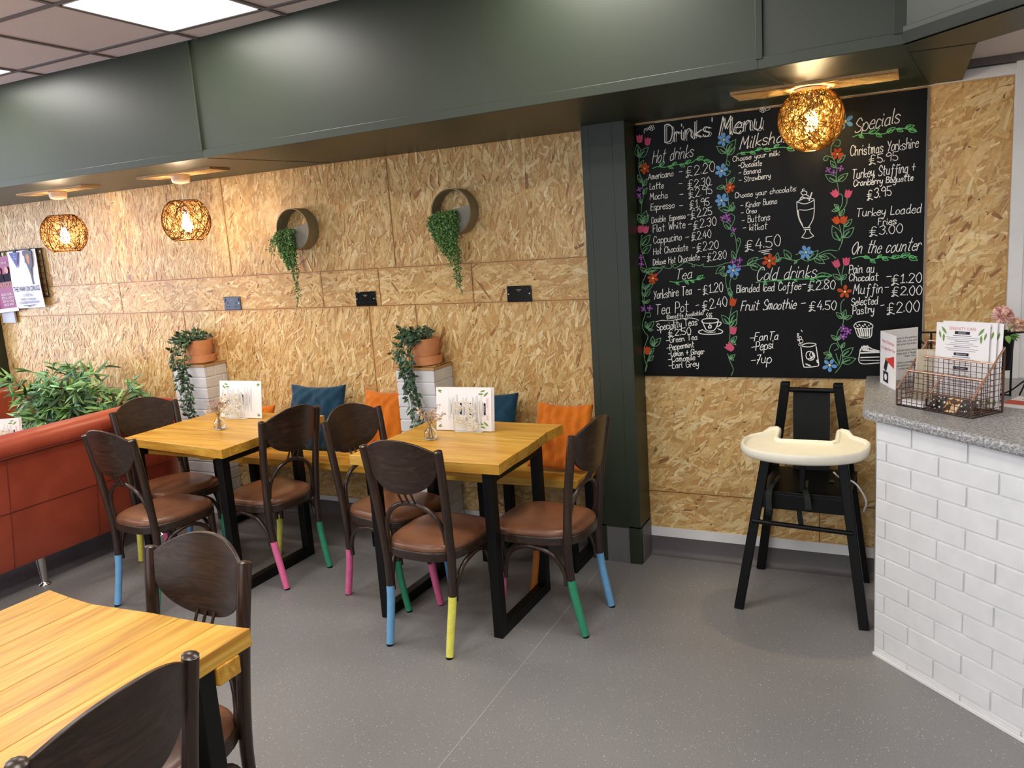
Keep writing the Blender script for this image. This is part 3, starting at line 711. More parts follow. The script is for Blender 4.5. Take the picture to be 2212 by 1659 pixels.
# ---------------------------------------------------------------- sockets
SOCK = plain('black_gloss_plate', srgb(14, 15, 14), 0.12, 0, 0.6); SLOT = plain('socket_slot', srgb(3, 3, 3), .8)
SOCKB = plain('blue_grey_plate', srgb(62, 74, 98), 0.25, 0, 0.5)
def socket(label, x, z, mat):
    t = thing('wall_socket', label, 'socket', (x, W, z), 0, 'double sockets in a row on the OSB wall')
    m = MB(); m.box((-.073, -.009, -.043), (.073, 0, .043)); m.build('faceplate', mat, t, smooth=30, bevel=.003)
    m = MB()
    for s in (-1, 1):
        cx = s * .036
        m.box((cx - .003, -.0094, -.002), (cx + .003, -.0088, .010)); 
        for q in (-.011, .011): m.box((cx + q - .004, -.0094, -.024), (cx + q + .004, -.0088, -.018))
    m.build('pin_slots', SLOT, t, smooth=0)
    for s in (-1, 1):
        m = MB(); m.box((s * .058 - .006, -.013, .014), (s * .058 + .006, -.008, .032)); m.build('rocker_switch', mat, t, smooth=30, bevel=.0015)
        m = MB(); m.lathe([(.0035, 0), (.0035, .0015), (.001, .002)], 12); o = m.build('screw', CHROME, t, (s * .062, -.009, 0), smooth=40); o.rotation_euler = (PI / 2, 0, 0)
    m = MB(); m.box((-.014, -.0096, .020), (.014, -.0088, .024)); m.box((-.008, -.0096, .014), (.008, -.0088, .0165)); m.build('printed_mark', GREYP, t, smooth=0)
socket('blue-grey double wall socket, leftmost of the row of three', -3.987, 1.393, SOCKB)
socket('black double wall socket between the two ring planters', -2.918, 1.392, SOCK)
socket('black double wall socket nearest the green column', -1.906, 1.390, SOCK)

# ---------------------------------------------------------------- plants
def leaf(mb, p, d, nrm, ln, wd, col, bend=.15):
    p, d, nrm = Vector(p), Vector(d).normalized(), Vector(nrm); s = d.cross(nrm)
    if s.length < 1e-4: s = d.orthogonal()
    s.normalize(); n = s.cross(d); vs = [p, p + d * ln * .35 + s * wd / 2 - n * .06 * ln, p + d * ln * .35 + n * .05 * ln, p + d * ln * .35 - s * wd / 2 - n * .06 * ln,
        p + d * ln * .7 + s * wd * .36 - n * bend * ln * .6, p + d * ln * .7 - n * bend * ln * .3, p + d * ln * .7 - s * wd * .36 - n * bend * ln * .6, p + d * ln - n * bend * ln]
    mb.add(vs, [(0, 1, 2), (0, 2, 3), (1, 4, 5, 2), (2, 5, 6, 3), (4, 7, 5), (5, 7, 6)], 0, col)
def rc(rn, cols, v=.12):
    c = srgb(*rn.choice(cols))[:3]; k = rn.uniform(1 - v, 1 + v); return tuple(q * k for q in c)
VINE = [(46, 72, 44), (60, 92, 54), (80, 110, 70), (38, 62, 40), (98, 124, 92), (70, 98, 84)]
STEMG = plain('green_stem', srgb(70, 84, 48), .6)
def vine_pot(label, x, y, z, seed, lean, drop, rp=.092):
    t = thing('potted_vine', label, 'potted plant', (x, y, z), 0, 'terracotta potted vines on the brick piers')
    m = MB(); m.lathe([(.072, .012), (rp, .148), (rp - .007, .148), (.078, .125), (.02, .122)], 32); m.build('pot', TERRA, t, smooth=40)
    m = MB(); m.lathe([(.088, 0), (.096, .004), (.101, .050), (.094, .050), (.088, .012), (.02, .010)], 32); m.build('saucer', TERRA, t, smooth=40)
    m = MB(); m.lathe([(.083, .126), (.05, .131), (.01, .133)], 20); m.build('soil', plain('potting_soil', srgb(48, 36, 28), .95), t, smooth=60)
    rn = random.Random(seed); st = MB(); lv = MB()
    def sprig(pts, n, ln):
        st.tube(pts, .0014, 5); k = len(pts)
        for i in range(n):
            u = (i + rn.random()) / n * (k - 1); a = int(u); a = min(a, k - 2); p = pts[a].lerp(pts[a + 1], u - a); tg = (pts[a + 1] - pts[a]).normalized()
            side = Vector((rn.gauss(0, 1), rn.gauss(-.5, 1), rn.gauss(.1, .6))); d = (tg * rn.uniform(.2, .9) + side.normalized()).normalized()
            leaf(lv, p, d, Vector((rn.gauss(0, .4), -1, .5 + rn.gauss(0, .4))), ln * rn.uniform(.7, 1.25), ln * rn.uniform(.42, .55), rc(rn, VINE))
    for i in range(16):                      # bushy head
        g = rn.uniform(0, 6.28); r = rn.uniform(.01, .06); p0 = Vector((r * math.cos(g) + lean[0] * .2, r * math.sin(g), .128)); out = Vector((math.cos(g) * .07 + lean[0] * .9, math.sin(g) * .06 + lean[1] * .4, rn.uniform(.02, .085)))
        sprig(cr([p0, p0 + out * .5 + Vector((0, 0, .03)), p0 + out], 4), 8, .036)
    for i in range(12):                      # trailing strands, falling over the front of the pot
        x0 = rn.uniform(-.09, .045); a = Vector((x0 * .6, -.05, .13)); over = Vector((x0 + lean[0] * rn.uniform(.2, 1.5), -.105 + rn.uniform(-.03, .01), .135))
        dz = drop * rn.uniform(.25, 1.0) if i > 2 else drop * (1 - .08 * i)
        cx = lerp = lean[2] * dz / drop
        pts = [a, a.lerp(over, .6) + Vector((0, 0, .03)), over]
        for q in range(1, 6): pts.append(Vector((over.x * (1 - q / 5 * .62) + cx * q / 5 + rn.uniform(-.02, .02), over.y - .035 - rn.uniform(0, .02), over.z - dz * q / 5)))
        sprig(cr(pts, 4), int(7 + dz * 42), .040)
    st.build('stems', STEMG, t, smooth=60); lv.build('leaves', LEAFD, t, smooth=0)
def pier(label, x0, x1, y0, seed):
    cx = (x0 + x1) / 2; t = thing('brick_pier', label, 'pier', (cx, y0, 0), 0, 'white brick piers'); rn = random.Random(seed); m = MB(); hw = (x1 - x0) / 2; dp = W - .004 - y0; H = 1.003; ph = H / 14
    m.box((-hw + .004, .004, 0), (hw - .004, dp, H))
    for r in range(14):
        z0, z1 = r * ph + .004, (r + 1) * ph - .004
        for face in (0, 1, 2):
            if face == 0: m.box((-hw, -.0, z0), (hw, .0195, z1))
            else:
                s = 1 if face == 1 else -1; a, b = (dp * .45, dp * .45) if r % 2 else (dp * .8, dp * .8)
                for u0, u1 in ((.0198, a - .004), (b + .004, dp)):
                    q = sorted((s * hw, s * (hw - .02))); m.box((q[0], u0, z0), (q[1], u1, z1))
    m.build('brickwork', BRICK, t, smooth=0, bevel=.0025)
    f = MB(); flakes(f, -hw - .004, hw + .004, -.004, dp, 20, .018, rn, 2.2); m = MB(); m.box((-hw - .004, -.004, H), (hw + .004, dp, H + .0145), col=srgb(196, 156, 104)[:3])
    b = len(m.v); m.v += [(x, z, H + .0145 + (.018 - y) * .8) for x, y, z in f.v]
    for q, c in zip(f.f, f.col): m.f.append(tuple(i + b for i in q)); m.mi.append(0); m.col.append(c)
    m.build('board_top', OSB, t, smooth=0)
pier('white brick pier behind the left table carrying a potted vine', -4.410, -4.118, 3.715, 1)
pier('white brick pier behind the middle table carrying a potted vine', -2.612, -2.362, 3.70, 2)
vine_pot('terracotta potted vine trailing down the brick pier behind the left table', -4.238, 3.805, 1.0215, 3, (-.02, -.02, .035), .62)
vine_pot('terracotta potted vine trailing down the brick pier behind the middle table', -2.478, 3.805, 1.0215, 4, (-.04, -.03, .055), .62)

FERN = [(84, 128, 58), (106, 152, 72), (64, 108, 50), (128, 170, 90), (92, 136, 72)]
def ring_planter(label, x, z, r, seed, droplets):
    y0, y1 = W - .106, W - .002
    t = thing('ring_planter', label, 'wall planter', (x, W, z), 0, 'ring planters on the OSB wall'); n = 56; m = MB(); vs = []
    for rr, yy in ((r, -.096), (r, -.002), (r - .005, -.002), (r - .005, -.096)): vs += [(rr * math.cos(2 * PI * i / n), yy, rr * math.sin(2 * PI * i / n)) for i in range(n)]
    m.add(vs, [(a * n + i, a * n + (i + 1) % n, ((a + 1) % 4) * n + (i + 1) % n, ((a + 1) % 4) * n + i) for a in range(4) for i in range(n)]); m.build('ring', GREYW, t, smooth=50)
    a0, a1 = R(180 + 6), R(360 + 14); ri = r - .008; arc = [(ri * math.cos(a0 + (a1 - a0) * i / 30), ri * math.sin(a0 + (a1 - a0) * i / 30)) for i in range(31)]
    XZ = Matrix(((1, 0, 0, 0), (0, 0, 1, 0), (0, 1, 0, 0), (0, 0, 0, 1)))
    m = MB(); m.prism(arc, -.092, -.087, 0, XZ); m.prism(arc, -.010, -.004, 0, XZ); m.build('pocket_face', GREYP, t, smooth=0)
    rn = random.Random(seed); lv = MB(); st = MB()
    for (sx, dz, drift) in droplets:
        if drift is None: drift = -sx * dz * .34 + rn.uniform(-.015, .02); dz *= .62 + .38 * max(0, 1 - abs(sx + .15))
        for _ in range(1):
            zo = -.012 - .02 * abs(sx) ** 4; p = [Vector((sx * r * .8, -.06, zo - .02)), Vector((sx * r * .95, -.098, zo + rn.uniform(.0, .016))), Vector((sx * r + drift * .15, -.118 - rn.uniform(0, .02), zo - .02))]
            K = 5
            for q in range(1, K + 1): p.append(Vector((sx * r + drift * (q / K), -.118 + rn.uniform(-.015, .02), zo - .02 - dz * q / K)))
            pts = cr(p, 5); st.tube(pts, .0008, 4)
            cnt = int(26 + dz * 250)
            for i in range(cnt):
                u = (i + rn.random()) / cnt * (len(pts) - 1); a = min(int(u), len(pts) - 2); q = pts[a].lerp(pts[a + 1], u - a) + Vector((rn.gauss(0, .007), rn.gauss(0, .006), rn.gauss(0, .005)))
                d = Vector((rn.gauss(0, 1), rn.gauss(-.3, .8), rn.gauss(-.5, .8))); leaf(lv, q, d, Vector((rn.gauss(0, .5), -1, rn.gauss(.3, .5))), rn.uniform(.009, .017), rn.uniform(.006, .010), rc(rn, FERN, .2))
    st.build('stems', STEMG, t, smooth=60); lv.build('foliage', LEAFD, t, smooth=0)
rn = random.Random(8)
dl = [(rn.uniform(-1.0, .12), rn.uniform(.08, .26), None) for _ in range(44)] + [(.02, .38, .0), (.08, .43, -.01), (-.1, .33, .02), (-1.05, .05, -.05), (-1.0, .09, -.03)]
ring_planter('left one of the two ring planters, smaller trailing plant to the left side', -3.338, 1.826, .124, 21, dl)
dl = [(rn.uniform(-1.15, .32), rn.uniform(.08, .27), None) for _ in range(62)] + [(-.05, .36, .03), (.12, .41, .02), (.2, .34, .01), (-.2, .33, .05), (.3, .30, .0), (.05, .38, .02)]
ring_planter('right one of the two ring planters, fuller trailing plant, nearer the column', -2.238, 1.848, .122, 22, dl)

BAMB = [(92, 140, 76), (66, 108, 58), (122, 172, 92), (142, 190, 112), (50, 80, 50), (108, 156, 118)]
t = thing('bamboo_plant', 'bushy artificial bamboo plant behind the red sofa', 'potted plant', (-5.24, 3.52, 0))
m = MB(); m.lathe([(.15, 0), (.19, .32), (.175, .32), (.16, .27), (.02, .27)], 32); m.build('pot', BLACKW, t, smooth=40)
rn = random.Random(12); cn = MB(); lv = MB(); tw = MB()
for i in range(13):
    bx, by = rn.uniform(-.13, .13), rn.uniform(-.10, .10); ex = bx * 3.9 + rn.uniform(-.14, .14); tp = Vector((ex, by * 1.4 - .02, rn.uniform(.84, 1.0))); base = Vector((bx, by, .27))
    pts = cr([base, base.lerp(tp, .5) + Vector((-.03 * ex, 0, .06)), tp], 6); cn.tube(pts, [.008 - .004 * q / len(pts) for q in range(len(pts))], 7)
    for j in range(25):
        u = rn.uniform(.42, 1.0) * (len(pts) - 1); a = min(int(u), len(pts) - 2); p = pts[a].lerp(pts[a + 1], u - a); g = rn.uniform(0, 6.28); d = Vector((math.cos(g) * 1.1, math.sin(g) * .7, rn.uniform(-.1, .7))).normalized()
        L = rn.uniform(.05, .17); e = p + d * L; e.y = min(e.y, .30); tw.tube([p, p + d * L * .5 + Vector((0, 0, .01)), e], .0015, 4)
        for q in range(rn.randint(3, 6)):
            b = p.lerp(e, rn.uniform(.4, 1)); dd = (d + Vector((rn.gauss(0, .7), rn.gauss(0, .55), rn.gauss(-.15, .5)))).normalized()
            if b.y + dd.y * .13 > .36: dd.y = -abs(dd.y)
            leaf(lv, b, dd, Vector((rn.gauss(0, .3), -.3, 1)), rn.uniform(.075, .14), rn.uniform(.017, .026), rc(rn, BAMB, .15), rn.uniform(.05, .35))
cn.build('canes', plain('bamboo_cane', srgb(150, 124, 84), .6, vary=.15), t, smooth=60); tw.build('twigs', STEMG, t, smooth=60); lv.build('leaves', LEAFD, t, smooth=0)

# ---------------------------------------------------------------- menus in lace-cut holders, vases
def leaf_print(mb, xf, x, y, ang, ln, mi, s=.3):
    a = R(ang); c, q = math.cos(a), math.sin(a); pts = [(0, 0), (.35, s / 2), (.7, s * .4), (1, 0), (.7, -s * .4), (.35, -s / 2)]
    mb.add([xf @ Vector((x + (u * c - v * q) * ln, y + (u * q + v * c) * ln, 0)) for u, v in pts], [tuple(range(6))], mi)
def rect(mb, xf, x0, y0, x1, y1, mi): mb.add([xf @ Vector(p) for p in ((x0, y0, 0), (x1, y0, 0), (x1, y1, 0), (x0, y1, 0))], [(0, 1, 2, 3)], mi)
def menu_print(mb, xf, w, h, rn):
    """portrait menu artwork on w x h: title, boxed headings, text lines, leaf corners; mats 0 grey 1 navy 2 pink 3 green"""
    put_text(mb, 'SERENITY CAFE', h * .052, xf @ Matrix.Translation((w / 2, h * .915, 0)), 2)
    y = h * .865
    for blk, nl in (('BREAKFAST', 9), ('SERENITY SIDES', 5), ('HOT & BAPS', 9)):
        rect(mb, xf, w * .36, y, w * .64, y + h * .035, 1)
        put_text(mb, blk, h * .02, xf @ Matrix.Translation((w / 2, y + h * .010, .0002)), 4); y -= h * .022
        for i in range(nl):
            b = i % 3 == 0; l = w * (rn.uniform(.12, .18) if b else rn.uniform(.22, .34)); rect(mb, xf, w / 2 - l, y, w / 2 + l, y + h * (.0085 if b else .0045), 0); y -= h * .0225
        y -= h * .035
    for cx, sx in ((.06, 1), (.94, -1)):
        for a, l, ox, oy in ((-75, .10, 0, .90), (-50, .12, .04, .95), (-90, .11, .09, .87)): leaf_print(mb, xf, w * (cx + sx * ox), h * oy, a if sx > 0 else 180 - a, h * l, 3, .28)
        for a, l, oy in ((78, .08, .04), (55, .09, .03)): leaf_print(mb, xf, w * cx, h * oy, a if sx > 0 else 180 - a, h * l, 3, .28)
HOLD = plain('cream_lace_holder', srgb(226, 220, 204), .5, vary=.02)
PRINTS = [INK, INKD, PINKINK, GREENINK, PAPER]
def rose(m, x, z, r, y):
    for k in range(3):
        rr = r * (1 - k * .32); pts = [(x + rr * (1 + .08 * math.sin(5 * g + k)) * math.cos(g), y - .001 * k, z + rr * (1 + .08 * math.sin(5 * g + k)) * math.sin(g)) for g in [2 * PI * i / 26 for i in range(26)]]
        m.tube(pts, .0024, 6, 0, True)
    m.lathe([(.0001, -.001), (r * .22, 0), (.0001, .002)], 10, (x, y, z), cap=False)
def menu_stand(label, x, y, z, rz, flip, seed):
    t = thing('menu_holder', label, 'menu', (x, y, z), rz, 'menus in lace-cut holders')
    w, h = .297, .210; rn = random.Random(seed); tl = -.10
    for k in range(3):
        p = thing_part = None; m = MB(); yy = .004 + .004 * k; dx = .006 * k * (1 if flip else -1)
        m.add([(-w / 2 + dx, yy, .004), (w / 2 + dx, yy, .004), (w / 2 + dx, yy + .03, h), (-w / 2 + dx, yy + .03, h), (-w / 2 + dx, yy + .0006, .004), (w / 2 + dx, yy + .0006, .004), (w / 2 + dx, yy + .0306, h), (-w / 2 + dx, yy + .0306, h)],
              [(0, 1, 2, 3), (7, 6, 5, 4), (0, 4, 5, 1), (1, 5, 6, 2), (2, 6, 7, 3), (3, 7, 4, 0)])
        o = m.build('menu_sheet', PAPER, t, smooth=0)
        if k == 0:
            m = MB(); up = Vector((0, .03, h - .004)).normalized()
            if flip: xf = frame((-w / 2, .0032 + .0295, h), -up, (1, 0, 0))
            else: xf = frame((w / 2, .0032, .004), up, (-1, 0, 0))
            xf = frame((w / 2, .0034, .004), up, (-1, 0, 0)) if not flip else frame((-w / 2, .0334, h), -up, (1, 0, 0))
            menu_print(m, xf, h * .98, w, rn); m.build('printed_menu', PRINTS, o, smooth=0)
    # holder: a front lattice of roses and leaves, a base and a back plate
    m = MB(); x0 = -.042 if flip else -.100; x1 = x0 + .145; zz = .152; yf = -.016
    for a, b in (((x0, 0), (x0 + .004, zz)), ((x1 - .004, 0), (x1, zz)), ((x0, 0), (x1, .004)), ((x0, zz - .004), (x1, zz))): m.box((a[0], yf - .002, a[1]), (b[0], yf + .002, b[1]))
    for fx, fz, r in ((.30, .40, .024), (.70, .76, .022), (.66, .22, .026), (.24, .80, .017)): rose(m, x0 + .135 * fx, zz * fz, r, yf)
    for q in range(24):
        fx, fz = rn.uniform(.08, .92), rn.uniform(.06, .94); a = rn.uniform(0, 6.28); c, s = math.cos(a), math.sin(a); lx, lz = x0 + .135 * fx, zz * fz; L = .027
        pts = [(lx + (u * c - v * s) * L, lz + (u * s + v * c) * L) for u, v in ((-.5, 0), (-.1, .25), (.5, 0), (-.1, -.25))]
        if all(x0 < p[0] < x1 and 0 < p[1] < zz for p in pts): m.prism(pts, yf - .0015, yf + .0015, 0, Matrix(((1, 0, 0, 0), (0, 0, 1, 0), (0, 1, 0, 0), (0, 0, 0, 1))))
    for q in range(7):
        fx, fz = rn.uniform(.05, .8), rn.uniform(.05, .8); m.tube(cr([(x0 + .135 * fx, yf, zz * fz), (x0 + .135 * min(.97, fx + .12), yf, zz * min(.97, fz + .05)), (x0 + .135 * min(.97, fx + .2), yf, zz * min(.97, fz + .2))], 4), .0022, 5)
    m.build('lattice_front', HOLD, t, smooth=40)
    m = MB(); m.box((x0, yf - .002, 0), (x1, .06, .003)); m.box((x0, .046, 0), (x1, .049, zz)); m.build('holder_base', HOLD, t, smooth=0)
menu_stand('white menu in a lace-cut holder on the left table', -3.418, 3.295, .785, R(3), False, 1)
menu_stand('white menu in a lace-cut holder on the middle table', -1.942, 3.262, .785, R(3), True, 2)
menu_stand('white menu in a lace-cut holder at the far left edge above the red sofa', -5.30, 3.02, .55, R(30), True, 3)

DRY = [(206, 170, 160), (176, 130, 136), (226, 196, 150), (150, 110, 110), (236, 218, 186)]
DRYL = mat_leaf('dried_flower', (.85, .85, .85, 1), (1.1, 1.1, 1.1, 1), .8); STRAW = plain('straw_stem', srgb(170, 150, 96), .7)
def vase(label, x, y, seed, cols):
    t = thing('bud_vase', label, 'vase', (x, y, .785), 0, 'glass bud vases with dried flowers')
    m = MB(); m.lathe([(.026, 0), (.029, .004), (.030, .030), (.027, .042), (.014, .054), (.0125, .066), (.015, .070), (.0128, .070), (.0105, .066), (.0115, .054), (.0245, .041), (.0275, .030), (.0265, .006), (.002, .005)], 28); m.build('glass_bottle', GLASS, t, smooth=60)
    rn = random.Random(seed); st = MB(); fl = MB()
    for i in range(22):
        g = rn.uniform(0, 6.28); sp = rn.uniform(.01, .066); tip = Vector((sp * math.cos(g), sp * math.sin(g), rn.uniform(.095, .155))); st.tube(cr([Vector((-math.cos(g) * .012, -math.sin(g) * .012, .008)), Vector((0, 0, .064)), tip], 4), .0009, 5)
        c = rc(rn, cols); big = rn.random() < .3; cl = srgb(238, 224, 196)[:3] if big else c
        for q in range(10 if big else 14):
            o = Vector((rn.gauss(0, 1), rn.gauss(0, 1), rn.gauss(0, 1))).normalized(); b = tip + o * (.003 if big else rn.uniform(.002, .012)); leaf(fl, b, o + Vector((0, 0, .4)), o.orthogonal(), (.020 if big else .012), (.013 if big else .006), cl)
    st.build('stems', STRAW, t, smooth=60); fl.build('dried_flowers', DRYL, t, smooth=0)
vase('small glass vase of dusky purple dried flowers on the left table', -3.33, 3.055, 1, DRY[:2] + DRY[3:4]); vase('small glass vase of cream and pink dried flowers on the middle table', -2.022, 3.095, 2, DRY)

# ---------------------------------------------------------------- high chair
t = thing('high_chair', 'black wooden high chair with white tray under the chalkboard', 'high chair', (-.42, 3.6, 0))
def hc(*p): return Vector(p) - Vector((-.42, 3.6, 0))
FL, FR, BL, BR = (-.680, 3.405, 0), (-.166, 3.370, 0), (-.662, 3.866, 0), (-.188, 3.850, 0)
FLt, FRt, BLt, BRt = (-.560, 3.47, .715), (-.262, 3.46, .715), (-.530, 3.800, .940), (-.304, 3.795, .938)
for a, b in ((FL, FLt), (FR, FRt), (BL, BLt), (BR, BRt)):
    m = MB(); m.bar(hc(*a), hc(*b), .040, .030); m.build('leg', BLACKW, t, smooth=0, bevel=.003)
for b in (BLt, BRt):
    m = MB(); p = hc(*b); m.box(p - Vector((.020, .022, .006)), p + Vector((.020, .022, .012))); m.build('post_cap', BLACKW, t, smooth=0, bevel=.004)
m = MB(); m.tube([hc(-.53, 3.80, .918), hc(-.304, 3.795, .916)], .011, 12); m.build('top_rail', BLACKW, t, smooth=60)
m = MB(); m.tube([hc(-.62, 3.43, .405), hc(-.215, 3.405, .398)], .010, 12); m.build('foot_rest', BLACKW, t, smooth=60)
m = MB(); m.prism([tuple(hc(*p)[:2]) for p in ((-.60, 3.44, 0), (-.232, 3.425, 0), (-.222, 3.81, 0), (-.600, 3.82, 0))], .528, .545); m.build('seat', BLACKW, t, smooth=0, bevel=.003)
for p, q in (((-.595, 3.446, .500), (-.236, 3.432, .498)), ((-.60, 3.83, .500), (-.225, 3.82, .500))):
    m = MB(); m.bar(hc(*p), hc(*q), .068, .014, up=(0, 1, 0)); m.build('apron', BLACKW, t, smooth=0, bevel=.003)
CANV = plain('black_canvas', srgb(34, 36, 36), .85, 0, .2, .1, 200)
m = MB(); m.grid(lambda u, v: hc(-.497 + .158 * u, 3.805 - .006 * math.sin(PI * v) - (.02 if v < .1 else 0), .545 + .372 * v), 8, 12); m.grid(lambda u, v: hc(-.497 + .158 * u, 3.809 - .006 * math.sin(PI * v), .545 + .372 * v), 8, 12); m.build('back_sling', CANV, t, smooth=60)
for p, q in (((-.58, 3.47, .60), (-.56, 3.79, .60)), ((-.245, 3.46, .60), (-.262, 3.785, .60))):
    m = MB(); m.bar(hc(*p), hc(*q), .012, .05, up=(0, 0, 1)); m.build('side_rail', BLACKW, t, smooth=0, bevel=.003)
m = MB(); m.bar(hc(-.418, 3.46, .545), hc(-.412, 3.46, .71), .022, .03); m.build('crotch_post', BLACKW, t, smooth=0, bevel=.003)
WEB = plain('black_webbing', srgb(44, 46, 46), .8, 0, .2)
def strap(pts, wd=.024):
    m = MB(); pts = cr([hc(*p) for p in pts], 5); vs = []
    for p in pts: vs += [p - Vector((wd / 2, 0, 0)), p + Vector((wd / 2, 0, 0))]
    k = len(vs); vs += [v + Vector((0, .002, 0)) for v in vs]; n = len(pts)
    fs = [(2 * i, 2 * i + 1, 2 * i + 3, 2 * i + 2) for i in range(n - 1)] + [(k + 2 * i + 2, k + 2 * i + 3, k + 2 * i + 1, k + 2 * i) for i in range(n - 1)]; m.add(vs, fs); m.build('harness_strap', WEB, t, smooth=40)
strap([(-.53, 3.60, .565), (-.535, 3.50, .575), (-.545, 3.405, .55), (-.545, 3.40, .46)]); strap([(-.42, 3.60, .55), (-.405, 3.45, .56), (-.39, 3.395, .54), (-.385, 3.392, .49)]); strap([(-.47, 3.845, .55), (-.468, 3.85, .45), (-.478, 3.848, .33), (-.470, 3.846, .25)]); strap([(-.315, 3.60, .55), (-.315, 3.845, .52), (-.318, 3.85, .43)], .02)
m = MB(); m.box(hc(-.560, 3.390, .448) , hc(-.530, 3.404, .468)); m.build('buckle', BLACKM, t, smooth=0, bevel=.003)
m = MB(); m.tube(cr([hc(-.30, 3.55, .61), hc(-.27, 3.47, .615), hc(-.21, 3.45, .60), hc(-.17, 3.48, .52), hc(-.18, 3.52, .46)], 6), .004, 7); m.build('white_strap', WHITE, t, smooth=60, )
# tray: a half-moon with a raised rim and two horns reaching back
tc = hc(-.405, 3.415, .757); out = []
for i in range(33):
    g = PI + PI * i / 32; out.append((.252 * math.cos(g), .215 * math.copysign(abs(math.sin(g)) ** .8, math.sin(g)) + .01))
out += [(.252, .05), (.235, .10), (.185, .125), (.165, .165), (.130, .175), (.112, .160), (.112, .075), (.10, .050), (-.10, .050), (-.112, .075), (-.112, .160), (-.130, .175), (-.165, .165), (-.185, .125), (-.235, .10), (-.252, .05)]
def inset(poly, d):
    n = len(poly); r = []
    for i in range(n):
        a, b, c = Vector(poly[i - 1]), Vector(poly[i]), Vector(poly[(i + 1) % n]); t1 = (b - a).normalized(); t2 = (c - b).normalized(); nn = Vector((-t1.y - t2.y, t1.x + t2.x)); nn = nn.normalized() if nn.length > 1e-6 else Vector((-t1.y, t1.x)); r.append(tuple(b + nn * d))
    return r
m = MB(); rings = [(.012, -.028), (.003, -.020), (.0, -.006), (.0, .008), (.004, .015), (.010, .016), (.017, .012), (.020, .002)]; n = len(out); vs = []
for d, z in rings:
    for (x, y), (x0, y0) in zip(inset(out, d), out): vs.append((tc.x + x, tc.y + y, tc.z + z + (.022 * max(0, (y0 - .10) / .07) if z > -.01 and y0 > .1 else 0)))
fs = [(a * n + i, a * n + (i + 1) % n, (a + 1) * n + (i + 1) % n, (a + 1) * n + i) for a in range(len(rings) - 1) for i in range(n)] + [tuple(i for i in range(n))[::-1], tuple((len(rings) - 1) * n + i for i in range(n))]
m.add(vs, fs); m.build('tray', CREAM, t, smooth=50)

# ---------------------------------------------------------------- counter
CB = Vector((-.120, 3.177)); U = Vector((.731, -.682)); V = Vector((.682, .731)); LC = 1.75
t = thing('counter', 'white painted brick counter with a grey granite-look worktop', 'counter', (CB.x, CB.y, 0))
CF = Matrix(((U.x, V.x, 0, 0), (U.y, V.y, 0, 0), (0, 0, 1, 0), (0, 0, 0, 1)))
rn = random.Random(4); m = MB(); HB = .932; ph = HB / 12.45
e = CF @ Vector((LC, .0048, 0)); wl = Vector((-.153 + .120, W - .008 - CB.y, 0)); m.prism([tuple((CF @ Vector((.004, .0048, 0)))[:2]), tuple(e[:2]), tuple((CF @ Vector((LC, .55, 0)))[:2]), (.62, W - .008 - CB.y), tuple(wl[:2])], 0, HB)
for r in range(13):
    z0 = HB - (r + 1) * ph + .0045; z1 = HB - r * ph - (.0045 if r else 0); z0 = max(z0, .012)
    if z1 - z0 < .01: continue
    u = 0; first = .158 if r % 2 == 0 else .046; cuts_ = [0, first]
    while cuts_[-1] < LC: cuts_.append(cuts_[-1] + .2265)
    cuts_[-1] = LC
    for a, b in zip(cuts_, cuts_[1:]):
        j = rn.uniform(-.0012, .0012); m.box((a + (.004 if a else 0), j, z0), (b - .004, .03, z1), 0, CF)
    m.box((0, .004, z0), (.02, .03, z1), 0, CF)
m.build('brick_front', BRICK, t, smooth=0, bevel=.0035)
m = MB(); m.prism([(0, 0), tuple((CF @ Vector((.012, .012, 0)))[:2]), (wl.x + .012, wl.y), (wl.x, wl.y)], 0, HB); m.build('side_panel', WHITE, t, smooth=0)
m = MB(); m.bar(CF @ Vector((0, -.004, .006)), CF @ Vector((LC, -.004, .006)), .012, .010, up=(0, 0, 1)); m.build('base_bead', WHITE, t, smooth=0)
wt = [(-.195, W - .006), (-.172, 3.215), (-.168, 3.190), (-.150, 3.168)]
c2 = Vector((-.150, 3.168)); wt += [tuple(c2 + U * 1.78), tuple(c2 + U * 1.78 + V * .62), (1.35, W - .006)]
m = MB(); m.prism([(x - CB.x, y - CB.y) for x, y in wt], .932, .970); m.build('worktop', mat_granite(), t, smooth=0, bevel=.012, segs=4)

# ---------------------------------------------------------------- things on the counter
BO = Vector((-.058, 3.281, .9702)); BU = Vector((.773, -.634, 0)).normalized(); BV = Vector((.634, .773, 0)).normalized()
COPPER = plain('copper_wire', (.72, .40, .27, 1), .3, .9); BRONZE = plain('dark_bronze_wire', srgb(104, 74, 62), .4, .6)
t = thing('wire_organiser', 'copper and black wire organiser holding menus on the counter', 'desk organiser', tuple(BO), math.atan2(BU.y, BU.x))
L, D, HF, HBK = .303, .158, .064, .228
m = MB()
def seg(a, b, r=.0012): m.tube([a, b], r, 6)
nx, step = 14, L / 14
hz = lambda y: HF + (HBK - HF) * y / D
for i in range(nx + 1):
    x = i * step; seg((x, 0, .002), (x, 0, HF)); seg((x, D, .002), (x, D, HBK)); seg((x, 0, .002), (x, D, .002)); seg((x, D * .37, .002), (x, D * .37, .125)); seg((x, D * .68, .002), (x, D * .68, .176))
for z in (.018, .034, .05): seg((0, 0, z), (L, 0, z))
for j in range(11): seg((0, D, .02 * (j + 1)), (L, D, .02 * (j + 1)))
for j in range(6): seg((0, D * .37, .02 * (j + 1)), (L, D * .37, .02 * (j + 1)))
for j in range(8): seg((0, D * .68, .02 * (j + 1)), (L, D * .68, .02 * (j + 1)))
